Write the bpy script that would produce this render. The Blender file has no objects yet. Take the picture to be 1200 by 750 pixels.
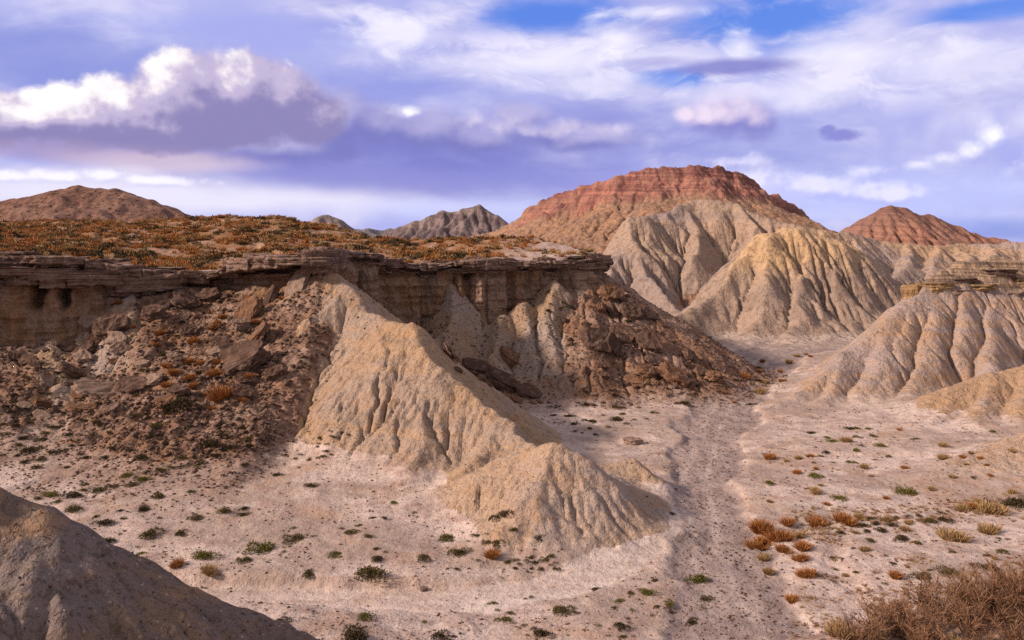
import bpy, bmesh, math, random
import numpy as np
from mathutils import Vector, Matrix

random.seed(7)
RNG = np.random.default_rng(7)
S = bpy.context.scene
C = S.collection

# ------------------------------------------------------------------ camera
CAM_H = 18.0            # eye height above the valley floor
F = 1000.0              # focal length in pixels of the 1200x750 photograph
HZ = 285.0              # row of the horizon in the photograph
cam = bpy.data.cameras.new('camera')
cam.sensor_width = 36.0
cam.lens = 36.0 * F / 1200.0
cam.shift_y = -(375.0 - HZ) / 1200.0
cam.clip_start = 0.2
cam.clip_end = 60000
camo = bpy.data.objects.new('camera', cam)
camo.location = (0, 0, CAM_H)
camo.rotation_euler = (math.radians(90), 0, 0)
C.objects.link(camo)
S.camera = camo

# ------------------------------------------------------------------ light
SUN_EL = math.radians(29)
SUN_AZ = math.radians(-106)      # compass angle from the view direction, negative = left
SUNV = Vector((math.sin(SUN_AZ) * math.cos(SUN_EL), math.cos(SUN_AZ) * math.cos(SUN_EL), math.sin(SUN_EL)))
sl = bpy.data.lights.new('sun', 'SUN')
sl.energy = 4.3
sl.angle = math.radians(5)
sl.color = (1.0, 0.775, 0.61)
so = bpy.data.objects.new('sun', sl)
so.rotation_euler = (-SUNV).to_track_quat('-Z', 'Y').to_euler()
C.objects.link(so)
S.cycles.max_bounces = 4
S.cycles.sample_clamp_indirect = 3.0
S.cycles.diffuse_bounces = 2
S.cycles.transparent_max_bounces = 4
S.cycles.use_denoising = False
S.view_settings.view_transform = 'Standard'
S.view_settings.look = 'None'
S.view_settings.gamma = 1.0
S.view_settings.exposure = 0.3
S.view_settings.use_curve_mapping = False


# ------------------------------------------------------------------ node helper
class G:
    """tiny helper that writes shader node graphs"""
    def __init__(self, nt):
        self.nt = nt

    def n(self, t, **kw):
        nd = self.nt.nodes.new(t)
        for k, v in kw.items():
            setattr(nd, k, v)
        return nd

    def put(self, sock, v):
        if isinstance(v, bpy.types.NodeSocket):
            self.nt.links.new(v, sock)
        elif isinstance(v, (tuple, list)) and len(v) == 3 and sock.type == 'RGBA':
            sock.default_value = (*v, 1)
        else:
            sock.default_value = v

    def m(self, op, a, b=0.0, c=0.0, clamp=False):
        nd = self.n('ShaderNodeMath', operation=op, use_clamp=clamp)
        for i, v in enumerate((a, b, c)):
            self.put(nd.inputs[i], v)
        return nd.outputs[0]

    def add(self, a, b): return self.m('ADD', a, b)
    def sub(self, a, b): return self.m('SUBTRACT', a, b)
    def mul(self, a, b): return self.m('MULTIPLY', a, b)
    def mx(self, a, b): return self.m('MAXIMUM', a, b)

    def vm(self, op, a, b=(0, 0, 0)):
        nd = self.n('ShaderNodeVectorMath', operation=op)
        self.put(nd.inputs[0], a)
        if op == 'SCALE':
            self.put(nd.inputs['Scale'], b)
        else:
            self.put(nd.inputs[1], b)
        return nd.outputs['Value'] if op in ('LENGTH', 'DOT_PRODUCT', 'DISTANCE') else nd.outputs[0]

    def ss(self, x, a, b, lo=0.0, hi=1.0):
        nd = self.n('ShaderNodeMapRange', interpolation_type='SMOOTHSTEP')
        self.put(nd.inputs['Value'], x)
        for k, v in (('From Min', a), ('From Max', b), ('To Min', lo), ('To Max', hi)):
            self.put(nd.inputs[k], v)
        return nd.outputs[0]

    def noise(self, vec, scale, detail=4, rough=0.55, dist=0.0, col=False, typ='FBM'):
        nd = self.n('ShaderNodeTexNoise', noise_dimensions='3D')
        nd.noise_type = typ
        self.put(nd.inputs['Vector'], vec)
        self.put(nd.inputs['Scale'], scale)
        nd.inputs['Detail'].default_value = detail
        nd.inputs['Roughness'].default_value = rough
        nd.inputs['Distortion'].default_value = dist
        return nd.outputs['Color' if col else 'Fac']

    def voro(self, vec, scale, feature='F1', out='Distance', rnd=1.0):
        nd = self.n('ShaderNodeTexVoronoi', feature=feature)
        self.put(nd.inputs['Vector'], vec)
        nd.inputs['Scale'].default_value = scale
        nd.inputs['Randomness'].default_value = rnd
        return nd.outputs[out]

    def mix(self, f, a, b, mode='MIX'):
        nd = self.n('ShaderNodeMix', data_type='RGBA', blend_type=mode)
        self.put(nd.inputs[0], f)
        self.put(nd.inputs[6], a)
        self.put(nd.inputs[7], b)
        return nd.outputs[2]

    def xyz(self, x, y, z):
        nd = self.n('ShaderNodeCombineXYZ')
        for i, v in enumerate((x, y, z)):
            self.put(nd.inputs[i], v)
        return nd.outputs[0]

    def sep(self, v):
        nd = self.n('ShaderNodeSeparateXYZ')
        self.put(nd.inputs[0], v)
        return nd.outputs

    def ramp(self, f, stops, interp='LINEAR'):
        nd = self.n('ShaderNodeValToRGB')
        self.put(nd.inputs[0], f)
        cr = nd.color_ramp
        cr.interpolation = interp
        while len(cr.elements) < len(stops):
            cr.elements.new(0.5)
        for el, (p, c) in zip(cr.elements, stops):
            el.position = p
            el.color = (*c, 1)
        return nd.outputs[0]

    def attr(self, name, out='Fac'):
        nd = self.n('ShaderNodeAttribute')
        nd.attribute_name = name
        return nd.outputs[out]


def lin(r, g, b):
    f = lambda c: c / 12.92 if c <= 0.04045 else ((c + 0.055) / 1.055) ** 2.4
    return tuple(f(v / 255.0) for v in (r, g, b))


# ------------------------------------------------------------------ sky with clouds
W = bpy.data.worlds.new('World')
S.world = W
W.use_nodes = True
W.node_tree.nodes.clear()
W.cycles.sampling_method = 'NONE'
SKY_STRENGTH = 0.1


def build_sky():
    g = G(W.node_tree)
    K = 1.0 / SKY_STRENGTH
    tc = g.n('ShaderNodeTexCoord')
    d = g.sep(tc.outputs['Generated'])
    az = g.m('ARCTAN2', d[0], d[1])
    el = g.m('ARCSINE', d[2])
    P = g.xyz(g.mul(az, 1000.0), g.mul(el, 1000.0), 0.0)      # milliradians of azimuth and elevation
    sky = g.n('ShaderNodeTexSky')
    sky.sky_type = 'NISHITA'
    sky.sun_disc = False
    sky.sun_elevation = SUN_EL
    sky.sun_rotation = SUN_AZ
    sky.air_density = 1.2
    sky.dust_density = 0.6
    sky.ozone_density = 2.0

    def ae(px, py):
        a = math.atan((px - 600) / F)
        return a * 1000, math.atan((HZ - py) / F * math.cos(a)) * 1000

    # three families of noise: lumpy, streaky and fine
    warp = g.vm('SUBTRACT', g.noise(P, 0.006, 3, 0.5, col=True), (0.5, 0.5, 0.5))
    Pw = g.vm('ADD', P, g.vm('SCALE', warp, 60.0))
    Ps = g.vm('MULTIPLY', Pw, (0.30, 1.0, 1.0))
    streak = g.noise(Ps, 0.013, 6, 0.58)
    Ps2 = g.vm('MULTIPLY', g.vm('ADD', Pw, (300.0, 90.0, 0)), (0.45, 1.0, 1.0))
    wisp = g.noise(Ps2, 0.024, 7, 0.6, 0.6)
    lump = g.noise(P, 0.022, 7, 0.56)
    soft = g.noise(Pw, 0.008, 4, 0.5)

    def blob(px, py, rx, ry, n=streak, amp=1.2, lo=1.0, hi=0.25, pos=P):
        a, e = ae(px, py)
        q = g.vm('MULTIPLY', g.vm('SUBTRACT', pos, (a, e, 0)), (1.0 / rx, 1.0 / ry, 0))
        r = g.vm('LENGTH', q)
        if amp:
            r = g.add(r, g.mul(g.sub(n, 0.5), amp))
        return g.ss(r, lo, hi)

    K3 = lambda c: tuple(v * K for v in lin(*[0.86 * q + 0.14 * (sum(c) / 3) for q in c]))
    # clear sky, deepened
    blue = g.mix(0.72, sky.outputs[0], K3((59, 112, 239)))
    # high veil: lavender with lighter and darker bands
    veil = g.mix(g.ss(streak, 0.36, 0.64), K3((146, 151, 217)), K3((200, 198, 233)))
    veil = g.mix(g.ss(soft, 0.42, 0.62), veil, K3((160, 164, 225)))
    # where the veil opens to blue
    gap = g.mx(blob(645, 18, 125, 34, streak, 1.6), g.mx(blob(905, 22, 150, 46, wisp, 1.5), blob(560, -30, 200, 40, streak, 1.3)))
    gap = g.mx(gap, g.mx(blob(1160, 12, 120, 18, streak, 1.2), blob(790, 92, 60, 16, wisp, 1.4)))
    gap = g.mx(gap, g.mul(blob(1150, 268, 130, 18, streak, 1.0), 0.75))
    high = g.ss(el, 0.42, 0.75)
    gap = g.mx(gap, g.mul(high, g.ss(soft, 0.5, 0.6)))
    col = g.mix(gap, veil, blue)
    # darker periwinkle area, upper left
    col = g.mix(g.mul(blob(90, 75, 330, 52, streak, 1.1), 0.75), col, K3((122, 134, 212)))
    col = g.mix(g.mul(blob(330, 40, 300, 30, streak, 1.3), 0.45), col, K3((142, 152, 227)))
    col = g.mix(g.mul(blob(430, 95, 160, 32, streak, 1.1), 0.6), col, K3((131, 140, 218)))
    # pale light over the horizon
    col = g.mix(g.mul(blob(230, 230, 480, 32, streak, 0.9), 0.95), col, K3((218, 213, 235)))
    col = g.mix(g.mul(blob(590, 246, 260, 26, streak, 1.0), 0.75), col, K3((186, 192, 239)))
    col = g.mix(g.mul(blob(1060, 228, 240, 46, lump, 1.1), 0.7), col, K3((180, 188, 243)))
    # bright wisps on the right
    w1 = g.mul(g.ss(wisp, 0.44, 0.64), g.mx(blob(1000, 85, 330, 60, streak, 0.9), blob(640, 62, 260, 36, streak, 0.9)))
    col = g.mix(g.mul(w1, 0.8), col, K3((226, 220, 240)))
    for (x, y, rx, ry, k) in ((725, 46, 44, 24, .75), (800, 66, 80, 18, .5), (868, 56, 26, 36, .7), (1000, 64, 100, 26, .65), (480, 32, 90, 28, .75),
                              (410, 14, 80, 14, .55), (1130, 75, 120, 34, .5), (620, 75, 150, 26, .6), (690, 100, 120, 20, .5), (900, 110, 140, 22, .5), (770, 14, 70, 12, .7)):
        col = g.mix(g.mul(blob(x, y, rx, ry, wisp, 3.0, 1.0, -0.1), k), col, K3((238, 232, 243)))
    # long dark stratus sheets
    for (x, y, rx, ry, k, c) in ((470, 205, 420, 36, .85, (124, 124, 202)), (300, 168, 330, 36, .7, (116, 116, 192)), (560, 168, 290, 44, .8, (110, 112, 196)),
                                 (690, 215, 200, 34, .6, (129, 132, 210)), (90, 176, 170, 18, .7, (127, 118, 185)), (640, 140, 190, 30, .6, (133, 136, 210)),
                                 (870, 78, 95, 13, .9, (120, 120, 198)), (760, 72, 60, 8, .5, (142, 142, 210)), (880, 196, 120, 28, .3, (142, 150, 220))):
        col = g.mix(g.mul(blob(x, y, rx, ry, streak, 1.15), k), col, K3(c))
    # warm light under the left cloud
    col = g.mix(g.mul(blob(190, 190, 140, 18, streak, 1.0), .5), col, K3((232, 206, 208)))
    col = g.mix(g.mul(blob(110, 205, 130, 14, lump, 1.0), .5), col, K3((226, 216, 232)))

    # cumulus with a lit side: density now minus density a step towards the sun
    def cumulus(col, lobes, white, shade, amp=1.0, edge=0.3, scale=0.022, step=(-14.0, 20.0), k=1.0, gain=1.2, bias=0.3, mid=None, det=6, pos=P):
        def dens(pos, detail):
            nz = g.noise(pos, scale, detail, 0.55)
            D = None
            for (x, y, rx, ry) in lobes:
                a, e = ae(x, y)
                q = g.vm('MULTIPLY', g.vm('SUBTRACT', pos, (a, e, 0)), (1.0 / rx, 1.0 / ry, 0))
                f = g.sub(1.0, g.vm('LENGTH', q))
                D = f if D is None else g.m('SMOOTH_MAX', D, f, 0.25)
            return g.add(D, g.mul(g.sub(nz, 0.5), amp))
        D0 = dens(pos, det)
        D1 = dens(g.vm('ADD', pos, (step[0], step[1], 0)), max(det - 4, 1))
        light = g.ss(g.add(g.add(g.mul(g.sub(D0, D1), gain), bias), g.mul(g.sub(lump, 0.5), 0.3)), 0.0, 1.0)
        mask = g.mul(g.ss(D0, 0.0, edge), k)
        c = g.mix(light, shade, white) if mid is None else g.mix(g.ss(light, 0.5, 1.0), g.mix(g.ss(light, 0.0, 0.5), shade, mid), white)
        return g.mix(mask, col, c)

    # a grey-violet bank behind and right of the big cloud
    col = cumulus(col, ((395, 140, 60, 44), (440, 146, 60, 34), (500, 152, 70, 32), (560, 160, 70, 26), (610, 135, 44, 20), (680, 160, 90, 22), (330, 170, 130, 26)),
                  K3((172, 166, 212)), K3((112, 112, 186)), amp=0.9, edge=0.6, k=.85, gain=0.8, bias=0.15, step=(-20, 26))
    col = cumulus(col, ((-30, 138, 80, 36), (30, 138, 70, 34), (95, 140, 70, 36), (150, 128, 60, 44), (215, 118, 75, 54), (243, 102, 56, 46), (270, 106, 62, 52), (325, 116, 60, 46), (362, 140, 44, 38), (190, 150, 170, 30)),
                  K3((249, 240, 238)), K3((130, 122, 176)), amp=1.2, edge=0.34, step=(-24.0, 34.0), gain=0.72, bias=0.07, mid=K3((182, 168, 204)), det=8)
    col = g.mix(g.mul(blob(60, 176, 200, 18, soft, 0.9, 1.0, 0.1), .35), col, K3((186, 158, 188)))
    col = cumulus(col, ((585, 150, 50, 20), (558, 140, 26, 18), (640, 154, 60, 18), (720, 150, 36, 14)), K3((232, 216, 234)), K3((133, 132, 210)), amp=2.2, edge=1.6, scale=0.022, k=.75, bias=.1)
    col = cumulus(col, ((478, 131, 22, 10),), K3((246, 240, 246)), K3((162, 160, 220)), amp=1.6, edge=1.1, scale=0.045, step=(-6, 8), gain=.9, bias=.4)
    col = cumulus(col, ((856, 136, 60, 38), (830, 138, 44, 26), (886, 140, 36, 32), (806, 134, 22, 14)), K3((222, 204, 228)), K3((124, 122, 198)), amp=0.9, edge=0.8, scale=0.03, gain=1.0, bias=.15, step=(-18, 20))
    col = cumulus(col, ((985, 158, 26, 9), (970, 153, 13, 8)), K3((129, 130, 206)), K3((103, 104, 190)), amp=1.0, edge=0.5, scale=0.045)
    col = cumulus(col, ((1164, 160, 24, 26), (1140, 176, 32, 18), (1105, 186, 38, 13), (1080, 192, 30, 9), (1188, 190, 34, 24)), K3((244, 240, 248)), K3((148, 154, 229)), amp=2.4, edge=1.5, scale=0.026, gain=1.0, bias=.15)
    col = cumulus(col, ((890, 208, 70, 18), (960, 214, 60, 18), (1030, 224, 60, 16), (1010, 200, 36, 12), (870, 190, 40, 10)), K3((224, 220, 244)), K3((156, 162, 235)), amp=2.2, edge=0.9, scale=0.03, k=.75, gain=.8, bias=.4)
    col = cumulus(col, ((60, 207, 40, 9), (120, 205, 30, 10), (10, 206, 30, 9), (190, 212, 60, 8)), K3((238, 234, 246)), K3((186, 188, 235)), amp=1.6, edge=0.8, scale=0.05, k=.8, gain=.8, bias=.5, step=(-6, 8))
    # overhead and behind the viewpoint: unseen sky, greyed to set the fill light
    col = g.mix(g.ss(el, 0.34, 0.62), col, g.mix(g.ss(soft, 0.4, 0.6), K3((146, 138, 147)), K3((172, 162, 168))))
    col = g.mix(g.mul(g.ss(d[1], 0.35, -0.2), 0.85), col, K3((168, 154, 154)))
    # below the horizon: dull earth light
    col = g.mix(g.ss(d[2], -0.02, -0.10), col, K3((120, 96, 84)))
    bg = g.n('ShaderNodeBackground')
    g.put(bg.inputs['Color'], col)
    bg.inputs['Strength'].default_value = SKY_STRENGTH
    out = g.n('ShaderNodeOutputWorld')
    W.node_tree.links.new(bg.outputs[0], out.inputs[0])


build_sky()


# ------------------------------------------------------------------ numpy terrain tools
GRAD = np.stack([np.cos(np.arange(256) * 2 * np.pi / 256), np.sin(np.arange(256) * 2 * np.pi / 256)], 1)


def hash2(ix, iy, seed):
    h = (ix.astype(np.int64) * 374761393 + iy.astype(np.int64) * 668265263 + seed * 974634777) & 0xffffffff
    h = ((h ^ (h >> 13)) * 1274126177) & 0xffffffff
    return h ^ (h >> 16)


def perlin(x, y, seed=0):
    x0 = np.floor(x); y0 = np.floor(y)
    fx = x - x0; fy = y - y0
    u = fx * fx * fx * (fx * (fx * 6 - 15) + 10); v = fy * fy * fy * (fy * (fy * 6 - 15) + 10)

    def c(i, j):
        g = GRAD[hash2(x0 + i, y0 + j, seed) & 255]
        return g[..., 0] * (fx - i) + g[..., 1] * (fy - j)
    a = c(0, 0); b = c(1, 0); d = c(0, 1); e = c(1, 1)
    return 1.5 * ((a + (b - a) * u) * (1 - v) + (d + (e - d) * u) * v)


def fbm(x, y, seed=0, oct=4, gain=0.5, lac=2.03):
    s = 0; a = 1.0
    for i in range(oct):
        s = s + a * perlin(x, y, seed + i * 17)
        x = x * lac + 11.3; y = y * lac - 7.1; a *= gain
    return s


def ridged(x, y, seed=0, oct=4, gain=0.5):
    s = 0; a = 1.0
    for i in range(oct):
        s = s + a * (1 - 2 * np.abs(perlin(x, y, seed + i * 31)))
        x = x * 2.07 + 5.2; y = y * 2.07 + 9.7; a *= gain
    return s


def smooth(x, a, b):
    t = np.clip((x - a) / (b - a), 0, 1)
    return t * t * (3 - 2 * t)


def smax(a, b, k):
    h = np.maximum(k - np.abs(a - b), 0) / k
    return np.maximum(a, b) + h * h * k * 0.25


def smin(a, b, k):
    return -smax(-a, -b, k)


def at(px, py, Y):
    """pixel of the photograph at distance Y -> point in the world"""
    return ((px - 600.0) * Y / F, Y, CAM_H - (py - HZ) * Y / F)


def gy(py, z=0.0):
    return (CAM_H - z) * F / (py - HZ)


def gp(px, py, z=0.0):
    Y = gy(py, z)
    return ((px - 600.0) * Y / F, Y, z)


def seg_dist(X, Y, p, q):
    dx = q[0] - p[0]; dy = q[1] - p[1]
    L2 = dx * dx + dy * dy + 1e-9
    t = np.clip(((X - p[0]) * dx + (Y - p[1]) * dy) / L2, 0, 1)
    d = np.hypot(X - (p[0] + t * dx), Y - (p[1] + t * dy))
    side = (X - p[0]) * dy - (Y - p[1]) * dx          # > 0: right of the direction of travel
    return d, t, side


def poly_dist(X, Y, pts):
    """distance, arclength-parameter (0..n-1), signed side of the nearest segment"""
    best = np.full(X.shape, 1e9); par = np.zeros(X.shape); sd = np.zeros(X.shape)
    for i in range(len(pts) - 1):
        d, t, s = seg_dist(X, Y, pts[i], pts[i + 1])
        w = d < best
        best = np.where(w, d, best); par = np.where(w, i + t, par); sd = np.where(w, s, sd)
    return best, par, sd


def tent(X, Y, pts, sl, sr=None, r=0.5, k=0.8):
    """ridge: falls away from a crest line with the slopes sl and sr"""
    sr = sl if sr is None else sr
    out = np.full(X.shape, -1e3)
    for i in range(len(pts) - 1):
        p, q = pts[i], pts[i + 1]
        d, t, s = seg_dist(X, Y, p, q)
        zr = p[2] + t * (q[2] - p[2])
        slope = np.where(s > 0, sr, sl) if sl != sr else sl
        h = zr - slope * (np.sqrt(d * d + r * r) - r)
        out = smax(out, h, k) if k else np.maximum(out, h)
    return out


def erode(z, dx, erodib, iters=40, K=0.03, m=0.45, D=0.04, zmin=None, seed=3, A0=0.0):
    """stream-power erosion with hillslope diffusion; returns new heights and the drained area"""
    rng = np.random.default_rng(seed)
    ny, nx = z.shape
    N = nx * ny
    idx = np.arange(N).reshape(ny, nx)
    z = z.copy()
    nb = [(-1, -1), (-1, 0), (-1, 1), (0, -1), (0, 1), (1, -1), (1, 0), (1, 1)]
    acc = None
    for it in range(iters):
        zp = np.pad(z + rng.standard_normal(z.shape) * 0.03 * dx, 1, mode='edge')
        ip = np.pad(idx, 1, mode='edge')
        c = zp[1:-1, 1:-1]
        best = np.full(z.shape, 1e-6); rec = idx.copy()
        for (j, i) in nb:
            s = (c - zp[1 + j:ny + 1 + j, 1 + i:nx + 1 + i]) / (dx * math.hypot(i, j))
            w = s > best
            best = np.where(w, s, best)
            rec = np.where(w, ip[1 + j:ny + 1 + j, 1 + i:nx + 1 + i], rec)
        r = rec.ravel()
        ptr = np.where(r == idx.ravel(), N, r)
        ptr = np.append(ptr, N)
        a = np.append(np.full(N, dx * dx), 0.0)
        for _ in range(10):
            add = np.bincount(ptr, weights=a, minlength=N + 1)
            add[N] = 0
            a = a + add
            ptr = ptr[ptr]
        acc = a[:N].reshape(ny, nx)
        drop = (c - zp[1:-1, 1:-1].ravel()[r].reshape(ny, nx))
        dz = K * erodib * np.maximum(acc - A0, 0) ** m * np.clip(best, 0, 2.0)
        dz = np.minimum(dz, 0.6 * np.maximum(drop, 0))
        z = z - dz
        zq = np.pad(z, 1, mode='edge')
        lap = (zq[:-2, 1:-1] + zq[2:, 1:-1] + zq[1:-1, :-2] + zq[1:-1, 2:] - 4 * z)
        z = z + D * lap * np.minimum(1, erodib + 0.3)
        if zmin is not None:
            z = np.maximum(z, zmin)
    return z, acc


def np_mesh(name, v, f, attrs=None, mat=None, parent=None, smooth_shade=True, link=True):
    me = bpy.data.meshes.new(name)
    v = np.ascontiguousarray(v, dtype=np.float32)
    f = np.ascontiguousarray(f, dtype=np.int32)
    n, k = f.shape
    me.vertices.add(len(v)); me.vertices.foreach_set('co', v.ravel())
    me.loops.add(n * k); me.loops.foreach_set('vertex_index', f.ravel())
    me.polygons.add(n); me.polygons.foreach_set('loop_start', np.arange(0, n * k, k, dtype=np.int32))
    if smooth_shade:
        me.polygons.foreach_set('use_smooth', np.ones(n, dtype=bool))
    for key, val in (attrs or {}).items():
        at_ = me.attributes.new(key, 'FLOAT', 'POINT')
        at_.data.foreach_set('value', np.ascontiguousarray(val, dtype=np.float32))
    me.update(calc_edges=True)
    if mat:
        me.materials.append(mat)
    o = bpy.data.objects.new(name, me)
    if link:
        C.objects.link(o)
    if parent:
        o.parent = parent
    return o


def structure(o, label=None, cat=None):
    o['kind'] = 'structure'
    if label:
        o['label'] = label
    if cat:
        o['category'] = cat
    return o


class Field:
    """a regular grid of heights that can be cut into named pieces"""
    def __init__(self, x0, x1, y0, y1, dx):
        self.x0, self.y0, self.dx = x0, y0, dx
        self.xs = np.arange(x0, x1 + dx / 2, dx); self.ys = np.arange(y0, y1 + dx / 2, dx)
        self.X, self.Y = np.meshgrid(self.xs, self.ys)
        self.attrs = {}

    def height(self, x, y):
        i = np.clip((np.asarray(x) - self.x0) / self.dx, 0, len(self.xs) - 1.001)
        j = np.clip((np.asarray(y) - self.y0) / self.dx, 0, len(self.ys) - 1.001)
        i0 = i.astype(int); j0 = j.astype(int); u = i - i0; v = j - j0
        z = self.z
        return (z[j0, i0] * (1 - u) + z[j0, i0 + 1] * u) * (1 - v) + (z[j0 + 1, i0] * (1 - u) + z[j0 + 1, i0 + 1] * u) * v

    def piece(self, name, mask, mat, parent=None, shift=0.0, also=0):
        """link the faces whose four corners lie in mask as one mesh"""
        ny, nx = self.z.shape
        q = mask[:-1, :-1]
        jj, ii = np.nonzero(q)
        a = jj * nx + ii
        f = np.stack([a, a + 1, a + nx + 1, a + nx], 1)
        used = np.unique(f)
        remap = np.full(nx * ny, -1, dtype=np.int64); remap[used] = np.arange(len(used))
        v = np.stack([self.X.ravel()[used], self.Y.ravel()[used], self.z.ravel()[used] + shift], 1)
        at_ = {k: val.ravel()[used] for k, val in self.attrs.items()}
        return np_mesh(name, v, remap[f], at_, mat, parent)


# ------------------------------------------------------------------ plan of the place
def P3(*l):
    return [at(*p) for p in l]


RIM_PX = [(-420, 302, 84), (-200, 302, 84), (-60, 301, 86), (0, 300, 88), (60, 301, 89.5), (110, 305, 91), (160, 314, 93), (215, 320, 95), (264, 317, 95), (298, 303, 92), (345, 301, 89), (388, 302, 89.5),
          (404, 297, 94), (420, 297, 97.5), (440, 297, 98), (450, 304, 103), (468, 308, 106.5), (505, 310, 108), (545, 306, 109), (575, 306, 109.5), (602, 306, 111), (640, 306, 113), (672, 305, 115),
          (698, 304, 117.5), (712, 303, 124), (716, 302, 134), (714, 300, 150), (700, 296, 175), (690, 294, 215)]
# base of the cliff (row in the photograph) at the same nodes: where the debris slope starts
BASE_PY = [405, 405, 405, 402, 400, 392, 352, 340, 345, 345, 345, 322, 372, 385, 392, 392, 392, 388, 380, 378, 378, 352, 338, 332, 335, 335, 335, 335, 335]


def catmull(pts, per):
    P = np.array(pts, float)
    Q = np.vstack([2 * P[0] - P[1], P, 2 * P[-1] - P[-2]])
    out = []
    for i in range(1, len(Q) - 2):
        for t in np.linspace(0, 1, per, endpoint=False):
            out.append(0.5 * (2 * Q[i] + (Q[i + 1] - Q[i - 1]) * t + (2 * Q[i - 1] - 5 * Q[i] + 4 * Q[i + 1] - Q[i + 2]) * t * t + (3 * Q[i] - 3 * Q[i + 1] + Q[i + 2] - Q[i - 1]) * t ** 3))
    out.append(P[-1])
    return np.array(out)


_r = [list(at(*p)) + [CAM_H - (b - HZ) * p[2] / F] for p, b in zip(RIM_PX, BASE_PY)]
RIM = catmull(_r, 5)                      # columns x, y, z of the rim, z of the cliff base
RIMD = np.r_[0, np.cumsum(np.hypot(np.diff(RIM[:, 0]), np.diff(RIM[:, 1])))]


def rim_info(X, Y):
    """signed distance to the rim (outside > 0) and the node parameter"""
    d, par, side = poly_dist(X, Y, RIM)
    # the rim runs left to right with the valley on its right hand
    return np.where(side > 0, d, -d), par


def along(par, col):
    return np.interp(par, np.arange(len(RIM)), RIM[:, col])


WASH = [gp(*p) for p in ((905, 830), (880, 750), (852, 680), (836, 620), (826, 560), (832, 510), (852, 465), (878, 436), (905, 415), (960, 402))]
WASH_W = [3.2, 2.9, 2.5, 2.3, 2.6, 3.2, 4.2, 5.0, 6.0, 8.0]
TRACK = [gp(*p, -0.1) for p in ((60, 690), (180, 694), (300, 700), (450, 704), (560, 701), (650, 686), (715, 664), (762, 634), (792, 604))]


def floor_z(X, Y):
    z = 0.28 * fbm(X / 17, Y / 17, 5, 3) + 0.07 * fbm(X / 3.1, Y / 3.1, 9, 3)
    d, par, side = poly_dist(X, Y, WASH)
    w = np.interp(par, np.arange(len(WASH)), WASH_W)
    ws = 1 - smooth(d + 0.4 * perlin(X / 1.6, Y / 1.6, 3) + 1.1 * fbm(X / 5.5, Y / 7.5, 4, 3), w * 0.82, w * 1.2)
    left = smooth(X * 1.0, 0, -9)
    # floor rises a little towards the foot of the mesa and the far right
    z = z + left * (0.55 + 0.05 * np.clip(Y - 46, 0, 40)) + 0.02 * np.clip(X - 14, 0, 40)
    z = z * (1 - 0.75 * ws) - 0.36 * ws
    dt, tp, ts = poly_dist(X, Y, TRACK)
    tr = (1 - smooth(dt + 0.45 * fbm(X / 2.4, Y / 1.7, 8, 3), 1.25, 1.9)) * (1 - ws * 0.6)
    z = z * (1 - tr) + (-0.22) * tr
    # small dry channels
    for line, dep, w in (([(10, 596), (60, 583), (105, 574), (150, 561), (200, 545), (255, 521), (320, 508)], .35, .55), ([(930, 625), (985, 612), (1040, 613), (1085, 607), (1140, 598), (1210, 590)], .3, .5),
                         ([(890, 545), (940, 536), (1010, 538), (1090, 541)], .15, .4), ([(640, 470), (690, 492), (730, 520)], .2, .5), ([(960, 598), (1000, 575), (1060, 568)], .12, .3), ([(420, 648), (350, 652), (290, 646)], .15, .3),
                         ([(1000, 690), (975, 660), (985, 635)], .25, .5)):
        d2, _, s2 = poly_dist(X + 0.5 * fbm(X / 2.2, Y / 2.2, 95, 3), Y + 0.5 * fbm(X / 2.2, Y / 2.2 + 7, 96, 3), [gp(*q) for q in line])
        z = z - dep * np.exp(-(d2 / w) ** 2) + dep * 0.35 * np.exp(-(d2 / (w * 3)) ** 2)
    return z, ws, tr


# near field ----------------------------------------------------------------
NEAR = Field(-64, 76, 31, 152, 0.17)


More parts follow.
